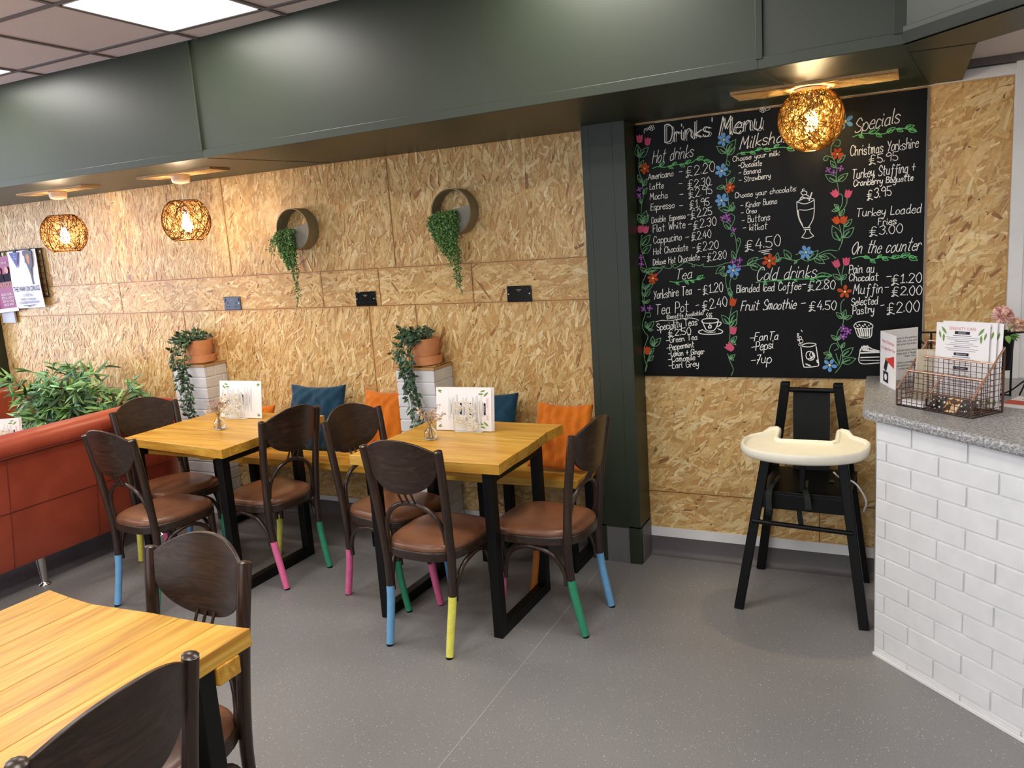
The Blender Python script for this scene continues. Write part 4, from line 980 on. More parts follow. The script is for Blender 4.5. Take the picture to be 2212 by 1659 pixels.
for x in (0, L):
    for j in range(7): y = D * j / 7; seg((x, y, .002), (x, y, hz(y)))
    for j in range(11):
        z = .02 * (j + 1); y0 = max(0, (z - HF) / (HBK - HF) * D)
        if y0 < D: seg((x, y0, z), (x, D, z))
for j in range(8): seg((0, D * j / 7, .002), (L, D * j / 7, .002))
for x in (L * .47,):
    for j in range(4): y = D * .37 * j / 4; seg((x, y, .002), (x, y, HF + (.125 - HF) * j / 4))
m.tube([(0, 0, HF), (L, 0, HF)], .003, 8)
for x in (0, L): m.tube([(x, 0, 0), (x, 0, HF)], .0032, 8); m.tube([(x, D, 0), (x, D, HBK)], .0036, 8)
m.build('wire_mesh', BRONZE, t, smooth=60)
m = MB()
for x in (0, L): m.tube([(x, 0, HF), (x, D, HBK)], .0036, 8)
m.tube([(0, D * .37, .125), (L, D * .37, .125)], .0028, 8); m.tube([(0, D * .68, .176), (L, D * .68, .176)], .003, 8); m.tube([(L * .47, 0, HF), (L * .47, D * .37, .125)], .0028, 8)
m.tube([(0, D, HBK), (L, D, HBK)], .003, 8); m.build('copper_rim', COPPER, t, smooth=60)
m = MB()
for p, q in (((0, 0, 0), (L, 0, 0)), ((0, D, 0), (L, D, 0)), ((0, 0, 0), (0, D, 0)), ((L, 0, 0), (L, D, 0))): m.tube([p, q], .003, 8)
for a, b in (((.13, -.004, .02), (.13, -.004, .045)), ((.175, -.004, .02), (.175, -.004, .045)), ((.13, -.004, .02), (.175, -.004, .02))): m.tube([a, b], .003, 6)
m.build('base_frame', BLACKM, t, smooth=60)
BM = Matrix.Translation(BO) @ Matrix(((BU.x, BV.x, 0, 0), (BU.y, BV.y, 0, 0), (0, 0, 1, 0), (0, 0, 0, 1)))
def sheet(mb, o, ux, uy, w, h, th=.0006, mi=0):
    xf = frame(o, ux, uy); mb.box((0, 0, -th), (w, h, 0), mi, xf); return xf
def bp_(x, y, z): return BM @ Vector((x, y, z))
rn = random.Random(6)
for i, (dx, dy, dz, lab) in enumerate(((.0, .122, .006, 'white cafe menu at the front of the stack in the wire organiser'), (.022, .128, .012, 'second white menu behind the front one in the wire organiser'), (.040, .134, .010, 'rearmost white menu standing in the wire organiser'))):
    x0 = .056 + dx; o = bp_(x0, dy, dz); up = (BV * .020 + Vector((.0, 0, .297)) - BU * .006).normalized(); ux = (BU * 1.0 + up * -.03).normalized(); ux = (ux - up * ux.dot(up)).normalized()
    m = MB(); xf = sheet(m, o, ux, up, .21, .297); p = m.build('menu_sheet', PAPER, smooth=0); tag(p, lab, 'menu', 'menus in the wire organiser')
    m = MB(); menu_print(m, xf @ Matrix.Translation((0, 0, .0006)), .21, .297, rn); m.build('printed_menu', PRINTS, p, smooth=0)
for i, (dx, lab, colr) in enumerate(((.004, 'cream envelope standing left of the menus in the wire organiser', srgb(226, 214, 190)), (.024, 'second cream envelope leaning in the wire organiser beside the menus', srgb(234, 226, 206)))):
    m = MB(); o = bp_(.012 + dx, .07 + .03 * i, .004); up = Vector((0, 0, 1)) + BV * .08; up.normalize(); ux = (BV * .8 + BU * .35); ux = (ux - up * ux.dot(up)).normalized(); sheet(m, o, ux, up, .075, .20 - .008 * i, .004); p = m.build('envelope', plain('cream_paper', colr, .7), smooth=0); tag(p, lab, 'envelope', 'envelopes in the wire organiser')
m = MB(); m.box((.012, .010, .005), (.105, .052, .022), 0, BM); tag(m.build('note_pad', PAPER, smooth=0), 'small white note pad in the front left of the wire organiser', 'note pad')
PATT = N('patterned_card'); vo = PATT.n('ShaderNodeTexVoronoi'); vo.inputs['Scale'].default_value = 62; vo.inputs['Randomness'].default_value = .25; PATT.l(PATT.coords(), vo.inputs['Vector'])
PATT = PATT.set(PATT.ramp(vo.outputs['Distance'], [(.30, srgb(238, 236, 232)), (.36, srgb(34, 32, 32))]), .5)
PATG = N('gold_patterned_card'); PATG = PATG.set(PATG.ramp(PATG.noise(PATG.coords(), 48, 2), [(.42, srgb(60, 40, 28)), (.48, srgb(222, 164, 84)), (.6, srgb(240, 226, 200))]), .5)
for i, (x0, x1, mt, lab) in enumerate(((.120, .185, PATT, 'black and white dotted card lying in the wire organiser'), (.182, .235, PATG, 'gold patterned card in the front of the wire organiser'), (.232, .292, PATT, 'dotted card at the right end of the wire organiser'))):
    m = MB(); o = bp_(x0, .012, .006); up = (BV * .6 + Vector((0, 0, .8))).normalized(); sheet(m, o, BU, up, x1 - x0, .058, .003); tag(m.build('greeting_card', mt, smooth=0), lab, 'card', 'cards in the wire organiser')
# Christmas card standing open on the worktop
H0 = Vector((-.132, 3.735, .9702)); q1 = Vector((-.068, 3.560, .9702)); q2 = Vector((.010, 3.852, .9702)); hh = .222
t = thing('christmas_card', 'folded white christmas card standing open on the counter', 'card', tuple(H0))
for nm, q in (('front_cover', q1), ('back_page', q2)):
    m = MB(); ux = (q - H0).normalized(); w_ = (q - H0).length; xf = sheet(m, (0, 0, 0), ux, (0, 0, 1), w_, hh, .0008); p = m.build(nm, PAPER, t, smooth=0); m = MB()
    sgn = xf @ Matrix.Translation((0, 0, .0006))
    if nm == 'front_cover':
        put_text(m, 'Merry Christmas', .021, sgn @ Matrix.Translation((w_ * .5, hh * .80, 0)), 0); put_text(m, '& a Happy New Year', .019, sgn @ Matrix.Translation((w_ * .5, hh * .68, 0)), 0)
        m.add([sgn @ Vector(v) for v in ((.075, .105, 0), (.165, .085, 0), (.165, .135, 0), (.075, .115, 0))], [(0, 1, 2, 3)], 1); m.add([sgn @ Vector(v) for v in ((.06, .105, .0001), (.085, .100, .0001), (.085, .120, .0001), (.06, .115, .0001))], [(0, 1, 2, 3)], 3)
        m.add([sgn @ Vector(v) for v in ((.045, .07, .0002), (.075, .058, .0002), (.095, .10, .0002), (.065, .112, .0002))], [(0, 1, 2, 3)], 2); m.add([sgn @ Vector(v) for v in ((.04, .015, .0001), (.10, .012, .0001), (.10, .058, .0001), (.04, .06, .0001))], [(0, 1, 2, 3)], 2)
        m.add([sgn @ Vector((.07 + .016 * math.cos(g), .036 + .014 * math.sin(g), .0003)) for g in [2 * PI * i / 14 for i in range(14)]], [tuple(range(14))], 4)
    else:
        for i, s in enumerate(('this season is the perfect', 'time to thank you, love and', 'wish your business.', '', 'and your loved ones', 'Christmas and a Happy', 'New Year.', '', 'have a wonderful', 'look forward to seeing', 'in the new year.')):
            if s: put_text(m, s, .0135, sgn @ Matrix.Translation((w_ * .97, hh * (.80 - .060 * i), 0)), 2, 'RIGHT')
    m.build('printed_greeting', [plain('red_pink_ink', srgb(216, 110, 120), .8), plain('red_ink', srgb(206, 54, 46), .7), INKD, plain('gold_ink', srgb(206, 160, 70), .6), PAPER], p, smooth=0)
# wire stand with pink flowers behind the menus, leaflets at the right
t = thing('flower_stand', 'black wire stand with pink artificial flowers behind the menus', 'flower stand', (.325, 3.50, .9702))
m = MB()
for x in (-.27, .0):
    m.tube(cr([(x, 0, 0), (x, .0, .10), (x, 0, .245)], 5), .004, 8); m.tube(cr([(x - .05, -.02, .003), (x, 0, .02), (x + .045, -.01, .06), (x + .03, 0, .003)], 6), .003, 7)
m.tube([(.065 * math.cos(g) - .02, .03 * math.sin(g), .245) for g in [2 * PI * i / 24 for i in range(24)]], .0035, 7, 0, True); m.tube([(-.31, 0, .245), (-.23, 0, .245)], .0035, 7); m.tube(cr([(-.31, 0, .245), (-.30, 0, .205), (-.27, 0, .20)], 5), .003, 7); m.tube([(-.27, 0, .15), (.0, 0, .15)], .003, 7); m.tube([(-.27, 0, .004), (.0, 0, .004)], .003, 7)
m.build('wire_frame', BLACKM, t, smooth=60)
m = MB(); m.lathe([(.018, .10), (.03, .245), (.027, .245), (.016, .104)], 20, (-.02, 0, 0)); m.build('cup', BLACKM, t, smooth=60)
rn = random.Random(9); fl = MB(); lv = MB()
for (fx, fz, r, c) in ((-.035, .305, .036, (250, 206, 194)), (.012, .268, .030, (250, 214, 190))):
    for i in range(120):
        o = Vector((rn.gauss(0, 1), rn.gauss(0, 1), rn.gauss(.2, 1))).normalized(); leaf(fl, Vector((fx, 0, fz)) + o * r * .35, o, o.orthogonal(), r * .75, r * .5, rc(rn, [c], .1), .3)
for i in range(9): leaf(lv, (-.02, -.01, .24), (rn.gauss(0, 1), rn.gauss(-.3, .6), rn.gauss(-.1, .5)), (0, -.3, 1), .05, .022, rc(rn, FERN))
fl.build('flower_heads', DRYL, t, smooth=0); lv.build('leaves', LEAFD, t, smooth=0)
m = MB(); xf = Matrix.Translation((.445, 3.335, .9702)) @ Matrix.Rotation(R(-25), 4, 'Z'); m.box((-.15, -.10, 0), (.15, .10, .002), 0, xf); p = m.build('leaflet', PAPER, smooth=0); tag(p, 'white and red leaflet lying on the counter right of the wire organiser', 'leaflet')
m = MB(); rect(m, xf @ Matrix.Translation((0, 0, .0023)), -.15, -.05, .15, .02, 0); rect(m, xf @ Matrix.Translation((0, 0, .0023)), -.12, .05, .12, .056, 1); rect(m, xf @ Matrix.Translation((0, 0, .0023)), -.12, .065, .08, .071, 1); m.build('printed_panel', [plain('orange_red_ink', srgb(206, 78, 52), .6), INK], p, smooth=0)

# ---------------------------------------------------------------- posters on a wire grid
t = thing('wire_grid_board', 'black wire grid board on the far left wall carrying posters', 'notice board', (-6.05, W - .02, 1.66))
m = MB(); gx0, gx1, gz0, gz1 = -.26, .235, -.165, .19
for a, b in (((gx0, gz0), (gx1, gz0)), ((gx1, gz0), (gx1, gz1)), ((gx1, gz1), (gx0, gz1)), ((gx0, gz1), (gx0, gz0))): m.tube([(a[0], 0, a[1]), (b[0], 0, b[1])], .005, 8)
m.build('border_wire', BLACKM, t, smooth=60); m = MB()
for i in range(1, 10): x = gx0 + (gx1 - gx0) * i / 10; m.tube([(x, 0, gz0), (x, 0, gz1)], .0022, 6)
for i in range(1, 8): z = gz0 + (gz1 - gz0) * i / 8; m.tube([(gx0, -.003, z), (gx1, -.003, z)], .0022, 6)
m.build('grid_wires', BLACKM, t, smooth=60)
for x in (gx0 + .02, gx1 - .02):
    for z in (gz0 + .02, gz1 - .02): m = MB(); m.lathe([(.006, 0), (.006, .02), (.001, .021)], 10); o = m.build('wall_screw', CHROME, t, (x, .019, z), smooth=40); o.rotation_euler = (PI / 2, 0, 0)
def poster(label, cx, cz, w_, h_, y, rot, mat):
    t = thing('poster', label, 'poster', (cx, y, cz), 0, 'posters on the wire grid board'); t.rotation_euler = (0, R(rot), 0)
    m = MB(); m.grid(lambda u, v: (-w_ / 2 + w_ * u, -.012 * math.sin(PI * v) ** 2 * (1 - v) - .004, -h_ / 2 + h_ * v), 4, 10); m.grid(lambda u, v: (-w_ / 2 + w_ * u, -.012 * math.sin(PI * v) ** 2 * (1 - v) - .0035, -h_ / 2 + h_ * v), 4, 10); return t, m.build('paper_sheet', mat, t, smooth=60)
def XF(y=-.0145): return frame((0, y, 0), (1, 0, 0), (0, 0, 1))
t, p = poster('white concert poster reading THE WAR ON DRUGS on the wire grid', -6.020, 1.632, .340, .432, W - .038, -1, plain('cool_white_paper', srgb(226, 226, 240), .5, vary=.01))
xf = XF(); m = MB(); put_text(m, 'THE WAR ON DRUGS', .052, xf @ Matrix.Translation((0, -.088, 0)), 0, sx=.62); put_text(m, 'LO MOON', .026, xf @ Matrix.Translation((0, -.128, 0)), 1, sx=.9); put_text(m, 'MONDAY 11TH APRIL 2022', .021, xf @ Matrix.Translation((0, -.156, 0)), 0, sx=.7); put_text(m, 'O2 ACADEMY', .026, xf @ Matrix.Translation((-.060, -.182, 0)), 0, sx=.72); put_text(m, 'BIRMINGHAM', .026, xf @ Matrix.Translation((.062, -.182, 0)), 2, sx=.72)
rect(m, xf, -.07, -.198, .07, -.194, 0); rect(m, xf, -.02, -.208, .02, -.205, 0); rect(m, xf, -.03, -.104, .03, -.102, 1)
m.add([xf @ Vector(v) for v in ((-.135, .205, 0), (-.025, .205, 0), (-.062, .085, 0))], [(0, 1, 2)], 2)
for i, (a, b) in enumerate((('THE', .19), ('LIVE', .172), ('TOUR', .154))): put_text(m, a, .014, xf @ Matrix.Translation((-.076, b, .0003)), 4)
pts = [(.03, .212), (.10, .214), (.135, .20), (.13, .14), (.12, .09), (.105, .08), (.10, .02), (.098, -.02), (.102, -.04), (.088, -.042), (.086, -.02), (.082, .03), (.07, .07), (.052, .12), (.04, .12), (.045, .165), (.028, .18)]
m.add([xf @ Vector((x, y, .0001)) for x, y in pts], [tuple(range(len(pts)))], 3); m.add([xf @ Vector((x, y, .0003)) for x, y in ((.06, .17), (.085, .19), (.10, .165), (.095, .12), (.085, .10), (.07, .13))], [tuple(range(6))], 5)
m.build('printed_artwork', [INKD, INK, plain('violet_blue_ink', srgb(84, 92, 170), .6), plain('slate_ink', srgb(92, 94, 116), .6), PAPER, plain('flame_orange_ink', srgb(220, 140, 90), .6)], p, smooth=0)
t, p = poster('purple pantomime poster half cut off at the far left edge of the wire grid', -6.325, 1.600, .300, .420, W - .031, -3, plain('magenta_poster', srgb(150, 52, 110), .5, vary=.12, scale=12))
m = MB(); xf = XF(); put_text(m, 'GOLDILOCKS', .050, xf @ Matrix.Translation((0, -.02, 0)), 0, sx=.8)
for i, s in enumerate(('BOBBY DAVRO', 'SPECIAL GUESTS', 'LIVE ON STAGE', 'BOOK NOW')): put_text(m, s, .026, xf @ Matrix.Translation((.045, -.085 - .026 * i, 0)), 1, sx=.8)
rect(m, xf, -.15, -.21, .15, -.182, 1); put_text(m, 'FUN FOR ALL', .024, xf @ Matrix.Translation((.06, .155, 0)), 1, sx=.8)
for ox in (-.10, .0, .095):
    m.add([xf @ Vector((ox + .022 * math.cos(g), .105 + .027 * math.sin(g), .0002)) for g in [2 * PI * i / 14 for i in range(14)]], [tuple(range(14))], 2); m.add([xf @ Vector((ox + x, y, .0001)) for x, y in ((-.045, .02), (.045, .02), (.038, .075), (.0, .09), (-.038, .075))], [tuple(range(5))], 3)
m.build('printed_artwork', [plain('gold_lettering', srgb(206, 160, 80), .6), PAPER, plain('skin_tone_ink', srgb(206, 160, 140), .6), INKD], p, smooth=0)
m = MB(); m.box((-6.42, W - .026, 1.305), (-6.262, W - .012, 1.40)); tag(m.build('leaflet', plain('pale_blue_card', srgb(190, 196, 206), .6), smooth=0), 'small pale card tucked under the purple poster at the far left', 'card')
for i, x in enumerate((-6.10, -5.925)):
    t = thing('bulldog_clip', ('left' if i == 0 else 'right') + ' black clip holding the white concert poster to the wire grid', 'clip', (x, W - .042, 1.848), 0, 'clips on the white poster')
    m = MB(); m.box((-.018, -.004, -.012), (.018, .022, .008)); m.build('clip_body', BLACKM, t, smooth=0, bevel=.003)
    for s in (-1, 1): m = MB(); m.tube(cr([(s * .012, 0, .008), (s * .016, -.004, .022), (s * .006, -.006, .032)], 4), .002, 6); m.build('clip_arm', CHROME, t, smooth=60)

# ---------------------------------------------------------------- chalkboard: lettering and drawings in board millimetres from its lower left corner
BX, BZ, BY = -1.225, .955, W - .020
TEXT = [["Drinks'",145,1124,372,1136,75,0.1,6],['Menu',402,1131,599,1136,77,0.18,6],['Hot drinks',80,1035,286,1050,55,0.3,3.6],['Milkshakes',492,1059,772,1072,52,0.3,4.4],['Choose your milk:',460,1007,666,1014,22,0.12,3.2],['-Chocolate',484,976,589,977,23,0.12,3.2],['- Banana',486,944,585,947,23,0.12,3.2],['- Strawberry',487,911,627,919,23,0.12,3.2],['Choose your chocolate:',467,842,736,852,23,0.12,3.2],['Americano',59,963,182,969,28,0.12,3.2],['-',207,973,225,973,28,0.12,3.2],['£2.20',242,961,379,973,42,0.12,3.2],['Latte',64,915,133,917,28,0.12,3.2],['-',205,918,223,918,28,0.12,3.2],['£2.30',249,907,356,913,36,0.12,3.2],['Mocha',63,867,152,870,30,0.12,3.2],['-',208,868,226,868,28,0.12,3.2],['£2.95',252,860,364,872,38,0.12,3.2],['Espresso',65,818,182,820,31,0.12,3.2],['-',206,816,224,817,28,0.12,3.2],['£1.95',255,810,350,820,36,0.12,3.2],['Double',68,756,139,762,29,0.12,3.2],['Espresso',157,761,234,768,24,0.12,3.2],['-',243,770,254,771,28,0.12,3.2],['£2.25',260,764,361,776,36,0.12,3.2],['Flat White',73,711,233,725,33,0.12,3.2],['-',246,726,264,727,28,0.12,3.2],['£2.30',270,716,380,726,37,0.12,3.2],['Cappucino',73,658,213,667,33,0.12,3.2],['-',231,666,249,667,28,0.12,3.2],['£2.40',260,662,355,672,35,0.12,3.2],['Hot Chocolate',71,604,243,617,31,0.12,3.2],['-',263,614,276,615,28,0.12,3.2],['£2.20',283,609,388,618,37,0.12,3.2],['Deluxe Hot Chocolate',67,553,297,568,29,0.12,3.2],['-',308,568,324,569,28,0.12,3.2],['£2.80',332,562,424,569,37,0.12,3.2],['Tea',177,478,264,484,49,0.3,4],['Yorkshire Tea',63,387,257,406,41,0.15,4],['-',284,412,300,414,33,0.12,3.2],['£1.20',308,405,405,415,40,0.12,4],['Tea Pot',72,309,239,324,50,0.15,4],['-',271,334,289,336,34,0.12,3.2],['£2.40',304,327,424,344,44,0.12,4],['£4.50',509,600,669,615,46,0.12,4],['- Kinder Bueno',492,794,654,804,25,0.12,3.2],['- Oreo',493,764,564,770,21,0.12,3.2],['- Buttons',495,726,623,732,29,0.12,3.2],['- kitkat',500,690,610,693,29,0.12,3.2],['Cold drinks',556,459,827,465,57,0.3,4],['Blended Iced Coffee',466,406,756,412,36,0.12,4],['-',760,422,778,423,29,0.1,4],['£2.80',784,406,901,411,40,0.12,4],['Fruit Smoothie',484,320,737,325,45,0.25,4.4],['-',756,333,776,335,30,0.1,4],['£4.50',789,316,905,317,40,0.12,4],['Specials',977,1074,1157,1096,57,0.3,4.4],['Christmas Yorkshire',959,979,1223,987,42,0.1,3.6],['£5.95',1033,939,1146,945,35,0.1,3.4],['Turkey, Stuffing +',967,883,1213,891,40,0.12,4],['Cranberry Baguette',973,851,1205,855,25,0.1,4],['£3.95',1027,792,1123,799,39,0.1,4],['Turkey Loaded',985,720,1239,719,35,0.12,3.8],['Fries',1072,678,1144,679,27,0.1,3.8],['£3.00',1038,635,1168,641,36,0.1,3.8],['On the counter',965,561,1242,560,52,0.28,4],['Pain au',957,476,1060,476,37,0.1,4],['Chocolat',957,442,1075,441,31,0.1,4],['-',1108,442,1128,443,30,0.1,4],['£1.20',1128,423,1245,427,38,0.1,4],['Muffin',974,384,1096,386,41,0.15,4],['-',1103,396,1118,397,28,0.1,4],['£2.00',1129,373,1246,373,36,0.1,4],['Selected',967,334,1076,336,33,0.1,4],['Pastry',973,293,1061,299,35,0.1,4],['-',1087,317,1102,319,29,0.1,4],['£2.00',1112,294,1240,304,44,0.1,4],['(Decaffs Available)',127,287,308,306,20,0.1,3],['Speciality Teas',76,230,278,257,34,0.1,4],['£2.50',131,200,245,212,32,0.1,4],['-Green Tea',121,167,276,185,28,0.1,3.8],['-Peppermint',122,130,259,148,28,0.1,3.8],['-Lemon + Ginger',128,100,308,114,28,0.1,3.8],['-Camomile',127,72,262,84,28,0.1,3.8],['-Earl Grey',128,39,279,52,30,0.1,3.8],['-FanTa',522,174,657,182,37,0.25,4.4],['-Pepsi',530,126,635,143,40,0.25,4.4],['-7up',527,63,626,75,42,0.25,4.4]]
STROKES = [['g',3,[13,1119,17,1061,13,1018,25,962,31,896,20,842,15,786,23,750]],['g',3,[16,702,7,653,19,596,32,550,30,511,9,467,7,402,20,319]],['g',3,[20,319,1,264,9,226,27,200,14,165,3,123,8,71,17,52,6,23]],['g',3,[46,130,28,99,12,52,6,26]],['g',3,[20,319,41,321,43,300,26,300]],['g',3,[54,465,25,436,12,356]],['g',3,[434,1065,435,1028,431,1004,441,990,445,1006,433,1014]],['g',3,[431,1004,419,963,429,946,442,953,449,965,436,968]],['g',3,[429,935,431,908,420,888,434,862,437,823,445,787]],['g',3,[419,757,436,769,449,772,464,758,457,733,444,709]],['g',3,[458,689,445,679,449,668,460,682,468,648,471,594,462,549]],['g',3,[471,588,480,615,489,642,483,659,472,652,481,643]],['g',3,[453,530,422,499,417,456,427,412,439,381]],['g',3,[448,494,436,451,442,407,446,378]],['g',3,[459,498,469,480,460,469,450,476]],['g',3,[441,337,431,279,432,222,429,173]],['g',3,[419,114,429,78,444,40,434,8]],['g',3,[36,534,50,540,87,536,115,544,129,548,111,544,147,533,161,544,153,555]],['g',3,[182,552,166,550,172,534,198,544,225,559,265,548,270,537,258,539,265,548,296,540,314,548,314,535,369,534,423,547,449,548]],['g',3,[487,529,517,532,546,550,592,562]],['g',3,[637,537,654,553,678,558,700,550,738,544,758,556,751,573,733,570]],['g',3,[754,552,784,538,814,553,843,574,876,582,907,577]],['g',3,[833,560,872,568,903,544]],['g',3,[888,1043,881,1017,885,989,898,960]],['g',3,[888,1036,901,1054,918,1046,913,1025,894,1031]],['g',3,[885,981,862,990,850,977,862,970,869,979]],['g',3,[896,961,905,930,902,891,909,861,913,829]],['g',3,[911,825,927,816,927,780,915,751,916,729]],['g',3,[947,802,945,779,929,750]],['g',3,[916,689,925,650,929,620,914,580]],['g',3,[935,692,933,650,925,610]],['g',3,[909,499,922,462,926,424]],['g',3,[935,510,928,474,926,437]],['g',3,[938,362,925,344,925,302,935,271,931,242]],['g',3,[931,239,912,217,908,177,927,134,933,92,922,56,902,28]],['g',3,[914,60,892,92,877,124,884,155,904,162,914,141,898,130]],['g',3,[918,66,904,115]],['g',3,[918,66,926,113]],['G',3.4,[80,1013,105,1019,143,1013,184,1020,228,1020,272,1022,299,1034,363,1015]],['G',3.4,[479,1036,506,1043,541,1041,588,1049,628,1046,678,1047,721,1038,766,1049]],['G',3.4,[147,471,182,465,223,472,268,473,317,482]],['G',3.4,[556,451,612,455,673,457,734,459,794,458,837,465,886,467]],['G',3.4,[968,1058,1004,1067,1046,1064,1091,1057,1126,1070,1161,1071,1210,1056]],['G',3.4,[969,539,1009,547,1052,533,1097,542,1143,532,1188,544,1225,534]],['drawn_milkshake',3.45,[738,803,775,792,812,808,775,817,738,803]],['drawn_milkshake',3.45,[738,803,740,765,749,723,767,687]],['drawn_milkshake',3.45,[812,808,812,759,806,721,788,688]],['drawn_milkshake',3.45,[749,768,779,764,808,770]],['drawn_milkshake',3.45,[767,687,794,687]],['drawn_milkshake',3.45,[769,679,796,679]],['drawn_milkshake',3.45,[775,676,773,666,759,645]],['drawn_milkshake',3.45,[792,675,796,665,810,648]],['drawn_milkshake',3.45,[759,645,784,639,810,648]],['drawn_milkshake',3.45,[750,807,759,822,791,811]],['drawn_milkshake',3.45,[756,818,771,833,791,823]],['drawn_milkshake',3.45,[763,832,756,842,767,850,781,842,777,831]],['drawn_milkshake',3.45,[765,846,762,856,771,857]],['drawn_milkshake',5.75,[791,805,802,838]],['drawn_milkshake',5.75,[743,764,747,733,761,700]],['drawn_teacup',4.6,[298,277,312,284,341,286,372,283,378,274,363,265,329,263,303,266,298,277]],['drawn_teacup',4.6,[301,273,311,246,324,227,353,227,369,245,376,269]],['drawn_teacup',4.14,[376,269,391,265,384,251,369,245]],['drawn_teacup',4.6,[302,232,281,223,294,212,339,209,386,213,397,224,375,236]],['drawn_teacup',3.45,[306,228,328,218,362,220]],['drawn_teacup',3.45,[336,265,336,254]],['drawn_teacup',5.75,[331,252,342,252,342,241,331,241,331,252]],['drawn_teacup',3.45,[323,290,328,297,321,304,328,313]],['drawn_teacup',3.45,[334,290,339,297,333,304,339,312]],['drawn_teacup',3.45,[343,290,348,297,341,303,348,312]],['drawn_can',4.14,[757,156,783,164,813,162,817,156,793,147,763,149,757,156]],['drawn_can',4.14,[753,147,763,63,777,52,823,57,831,65]],['drawn_can',4.14,[819,149,831,65]],['drawn_can',3.91,[775,106,779,121,793,126,807,119,813,104,807,89,793,85,779,93,775,106]],['drawn_can',3.45,[797,124,791,108,799,98,783,91]],['drawn_can',5.75,[803,117,807,104,797,91]],['drawn_can',5.75,[775,67,793,59]],['drawn_can',5.75,[823,85,825,74]],['drawn_can',2.99,[745,205,743,202,739,202,737,206,739,209,743,209,745,206]],['drawn_can',2.99,[745,195,743,191,739,191,737,195,739,199,743,198,745,195]],['drawn_can',2.99,[757,188,754,183,748,183,745,188,748,194,754,194,757,188]],['drawn_can',2.99,[747,180,745,176,741,176,739,180,741,183,745,183,747,180]],['drawn_can',2.99,[763,173,759,166,751,166,747,173,751,181,759,181,763,173]],['drawn_can',2.99,[754,158,751,154,746,154,744,158,746,163,751,163,754,158]],['drawn_can',3.45,[755,225,759,218]],['drawn_muffin',3.45,[977,241,988,255,1015,261,1043,254,1056,240,1045,230,989,230,977,241]],['drawn_muffin',3.45,[983,230,1000,191,1046,190,1053,230]],['drawn_muffin',5.75,[994,228,1004,195]],['drawn_muffin',5.75,[1004,228,1012,195]],['drawn_muffin',5.75,[1013,228,1019,195]],['drawn_muffin',5.75,[1023,228,1027,195]],['drawn_muffin',5.75,[1032,228,1034,195]],['drawn_muffin',5.75,[1042,228,1042,194]],['drawn_muffin',2.76,[986,251,988,247]],['drawn_muffin',2.76,[994,241,996,237]],['drawn_muffin',2.76,[1002,247,1004,243]],['drawn_muffin',2.76,[1009,236,1011,232]],['drawn_muffin',2.76,[1017,242,1019,238]],['drawn_muffin',2.76,[1024,249,1026,244]],['drawn_muffin',2.76,[1032,238,1034,234]],['drawn_muffin',2.76,[1040,244,1041,240]],['drawn_muffin',2.76,[1047,250,1049,246]],['drawn_muffin',2.76,[992,241,994,237]],['drawn_muffin',2.76,[1000,247,1002,243]],['drawn_muffin',2.76,[1007,236,1009,232]],['drawn_muffin',2.76,[1015,242,1017,238]],['drawn_muffin',2.76,[1023,249,1024,244]],['drawn_muffin',2.76,[1030,238,1032,234]],['drawn_muffin',2.76,[1038,244,1040,240]],['drawn_muffin',2.76,[1045,250,1047,246]],['drawn_muffin',2.76,[990,241,992,237]],['drawn_muffin',2.76,[998,247,1000,243]],['drawn_muffin',2.76,[1006,236,1008,232]],['drawn_muffin',2.76,[1013,243,1015,238]],['drawn_muffin',2.76,[1021,249,1023,244]],['drawn_cake',4.6,[1005,134,1016,145,1031,149,1056,136,1082,128]],['drawn_cake',3.91,[1005,134,1005,73,1083,74]],['drawn_cake',6.9,[1007,119,1082,122]],['drawn_cake',4.6,[1007,98,1082,101]],['drawn_cake',3.45,[1007,86,1083,86]],['drawn_cake',8.05,[1020,132,1075,126]],['drawn_cake',3.45,[1008,130,1012,149,1016,130]],['drawn_cake',3.45,[1016,130,1020,153,1024,130]],['drawn_cake',3.45,[1024,130,1027,149,1031,130]],['drawn_cake',3.45,[1031,130,1035,153,1039,130]],['drawn_rule',3.45,[570,593,628,600]],['drawn_rule',3.45,[582,586,617,592]],['drawn_rule',3.45,[593,579,617,582]],['drawn_rule',2.99,[70,274,101,281,136,278,183,284,229,290,263,287,283,278]],['drawn_bee',2.07,[595,1222,592,1218,586,1220,586,1226,592,1227,595,1222]],['drawn_bee',2.07,[605,1223,602,1219,596,1221,597,1227,602,1228,605,1223]],['drawn_bee',2.07,[609,1214,606,1210,600,1213,600,1218,606,1219,609,1214]],['drawn_bee',2.07,[601,1209,598,1205,592,1208,592,1213,598,1214,601,1209]],['drawn_bee',2.07,[593,1214,590,1210,584,1213,584,1218,590,1219,593,1214]],['drawn_bee',2.3,[606,1219,616,1225,628,1220,616,1213,606,1217]],['drawn_bee',2.07,[83,1205,79,1201,73,1204,74,1210,80,1211,83,1206]],['drawn_bee',2.07,[95,1206,91,1202,85,1204,85,1210,91,1212,95,1206]],['drawn_bee',2.07,[99,1197,95,1193,89,1195,89,1201,95,1203,99,1197]],['drawn_bee',2.07,[90,1192,86,1188,80,1190,80,1196,86,1197,90,1192]],['drawn_bee',2.07,[81,1197,77,1193,71,1195,71,1201,77,1203,81,1197]],['drawn_bee',2.3,[73,1205,62,1193,48,1199,62,1202,73,1202]],['drawn_bee',2.3,[46,1193,47,1180]]]
